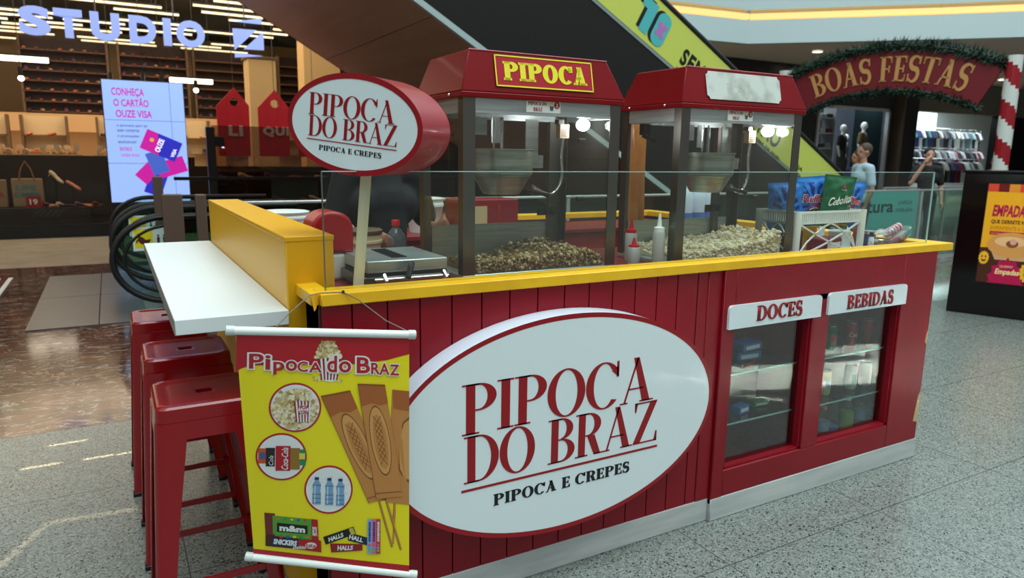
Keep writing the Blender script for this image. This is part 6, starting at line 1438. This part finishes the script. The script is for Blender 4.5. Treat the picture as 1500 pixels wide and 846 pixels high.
def mannequin(label,x,y,topc,h=1.8):
    t = thing('mannequin',label,'mannequin',(x,y,.75),.3); k = h/1.75; wm = mat('mannequin_white',(226,228,226),.4)
    P_ = [('c',[V3(0,0,.93)*k,V3(0,0,1.08)*k,V3(0,0,1.28)*k,V3(0,0,1.38)*k],[.11*k,.10*k,.12*k,.09*k]),('c',[V3(-.17,0,1.40)*k,V3(.17,0,1.40)*k],[.05*k,.05*k]),('c',[V3(0,0,1.4)*k,V3(0,-.01,1.54)*k],[.055*k,.05*k]),('e',V3(0,-.01,1.64)*k,(.078*k,.095*k,.115*k)),('c',[V3(0,-.095,1.64)*k,V3(0,-.108,1.61)*k],[.012*k,.014*k])]
    for sx in (-1,1): P_ += [('c',[V3(sx*.09,0,.9)*k,V3(sx*.1,0,.5)*k,V3(sx*.1,0,.06)*k],[.085*k,.055*k,.04*k]),('c',[V3(sx*.17,0,1.4)*k,V3(sx*.24,.02,1.12)*k,V3(sx*.25,-.05,.84)*k],[.048*k,.038*k,.028*k]),('c',[V3(sx*.1,0,.04)*k,V3(sx*.11,-.14,.03)*k],[.04*k,.028*k])]
    skinmesh(P_,.016,lambda c: wm,'body',t)
    tm = mat('cloth_%d_%d_%d'%topc,topc,.8); S_ = [('c',[V3(0,0,.88)*k,V3(0,0,1.1)*k,V3(0,0,1.3)*k],[.135*k,.125*k,.14*k]),('c',[V3(-.18,0,1.40)*k,V3(.18,0,1.40)*k],[.068*k,.068*k])]
    for sx in (-1,1): S_.append(('c',[V3(sx*.18,0,1.4)*k,V3(sx*.225,.01,1.18)*k],[.064*k,.064*k]))
    skinmesh(S_,.018,lambda c: tm,'shirt',t)
    skinmesh([('c',[V3(sx*.09,0,.92)*k,V3(sx*.1,0,.5)*k,V3(sx*.1,0,.08)*k],[.105*k,.08*k,.065*k]) for sx in (-1,1)],.018,lambda c: mat('cloth_60_62_66',(60,62,66),.8),'trousers',t)
    q = B(); q.box(-.2,.2,-.25,.2,-.75,0,M['shopwall']); q.build('plinth',t)
mannequin('white mannequin in a black shirt, left in the shop window',19.9,14.6,(22,22,24),1.85)
mannequin('white mannequin in an olive jacket, right in the shop window',20.75,14.5,(96,84,56),1.95)
mannequin('white mannequin in a grey top, between the other two, standing lower',21.1,15.35,(70,76,80),1.6)
# garments on rails
def garment_mesh(i,c,c2):
    q = B(); w_,h_ = .24,.72; m = mat('garment_%d'%i,c,.8)
    rings = []
    for z,ww,d in ((0,.20,.05),(.35,.17,.05),(.58,.20,.045),(.70,.19,.035),(.74,.06,.03)):
        rings.append([Vector((ww*math.cos(2*PI*k/10),d*math.sin(2*PI*k/10)*(1+.2*math.cos(3*PI*k/5)),z)) for k in range(10)])
    q.ring_loft(rings,m)
    for sx in (-1,1): q.tube([(sx*.17,0,.68),(sx*.28,0,.45)],[.05,.055],m,8)
    q.tube([(0,0,.74),(0,0,.80),(.02,0,.83),(.0,0,.85)],.006,M['chrome'],6)
    o = q.build('garment',None,smooth=60); COL.objects.unlink(o); return o
gcol = [(40,44,50),(200,204,206),(70,120,120),(36,44,96),(130,30,44),(150,156,160),(90,92,96),(24,26,28),(176,180,170)]
gp_ = [garment_mesh(i,c,None) for i,c in enumerate(gcol)]
rg = random.Random(21)
for row,(y,z,x0,x1,st,nm) in enumerate(((15.0,.75,24.0,28.3,.17,'front'),(15.9,1.15,25.5,30.0,.18,'middle'),(16.9,1.95,27.0,31.8,.19,'back'))):
    r = thing('garment_rail',nm+' chrome garment rail inside the clothes shop','rail',((x0+x1)/2,y,0)); q = B(); q.tube([(x0-(x0+x1)/2-.1,0,0),(x0-(x0+x1)/2-.1,0,z+.86),(x1-(x0+x1)/2+.1,0,z+.86),(x1-(x0+x1)/2+.1,0,0)],.018,M['chrome'],8); q.build('frame',r)
    x = x0
    while x < x1:
        o = gp_[rg.choice((0,1,5,7,6,1,2,3,4,0,8))].copy(); COL.objects.link(o); o.location = (x,y,z+.02); o.rotation_euler = (0,rg.uniform(-.06,.06),PI/2+rg.uniform(-.12,.12)); tag(o,'garment on a hanger on the %s rail of the clothes shop'%nm,'garment','garments on the %s rail'%nm); x += st*rg.uniform(.8,1.2)
zl_ = mat('shelf_glow',(220,240,250),.4,emit=1.6)
for i,x in enumerate((27.6,29.2,30.8)):
    t = thing('light_box',('left','middle','right')[i]+' bright backlit panel above the garments in the clothes shop','light panel',(x+.55,18.9,3.0)); q = B(); q.box(-.65,.65,-.03,.03,-.15,.6,zl_); q.build('panel',t); q = B(); q.box(-.64,.64,-.02,.05,-.2,-.15,M['alu']); q.build('frame',t)
t = thing('folded_clothes_shelving','dark shelving stacked with folded clothes left in the shop','shelving',(18.5,14.75,0))
for k in range(6): q = B(); q.box(-.87,.87,-.2,.2,.5+.45*k,.53+.45*k,M['alu']); q.build('shelf',t)
for x in (-.92,.87):
    q = B(); q.box(x,x+.05,-.25,.2,0,3.1,M['alu']); q.build('upright',t)
for k in range(6):
    for j in range(6):
        o = None; t2 = B(); t2.box(-.12,.12,-.16,.16,0,.10+.05*rg.random(),mat('fold_%d'%((k*3+j)%5),((30,32,36),(200,208,214),(90,40,50),(60,66,76),(150,160,170))[(k*3+j)%5],.8)); o = t2.build('folded_clothes',None,bevel=.02); o.location = (17.76+.29*j,14.72,.531+.45*k); tag(o,'stack of folded clothes on the dark shelving of the shop','clothes','folded clothes on the dark shelving')
t = thing('wall_panel_light','soft white downlit ceiling strip inside the clothes shop','lamp',(27.5,15.6,3.7))
q = B(); q.box(-2.2,2.2,-.25,.25,0,.05,mat('ceil_strip',(230,240,245),.4,emit=3)); q.build('diffuser',t); q = B(); q.box(-2.25,2.25,-.3,.3,.05,.1,M['alu']); q.build('housing',t)
t = thing('striped_pillar_stand','grey panel stand right of the candy striped pole','panel',(13.9,6.0,0),-1.0); q = B(); q.box(-.3,.3,-.03,.03,.1,2.15,mat('grey_teal',(96,112,112),.4)); q.build('board',t); q = B(); q.box(-.32,.32,-.15,.15,0,.1,M['near_black']); q.build('base',t)
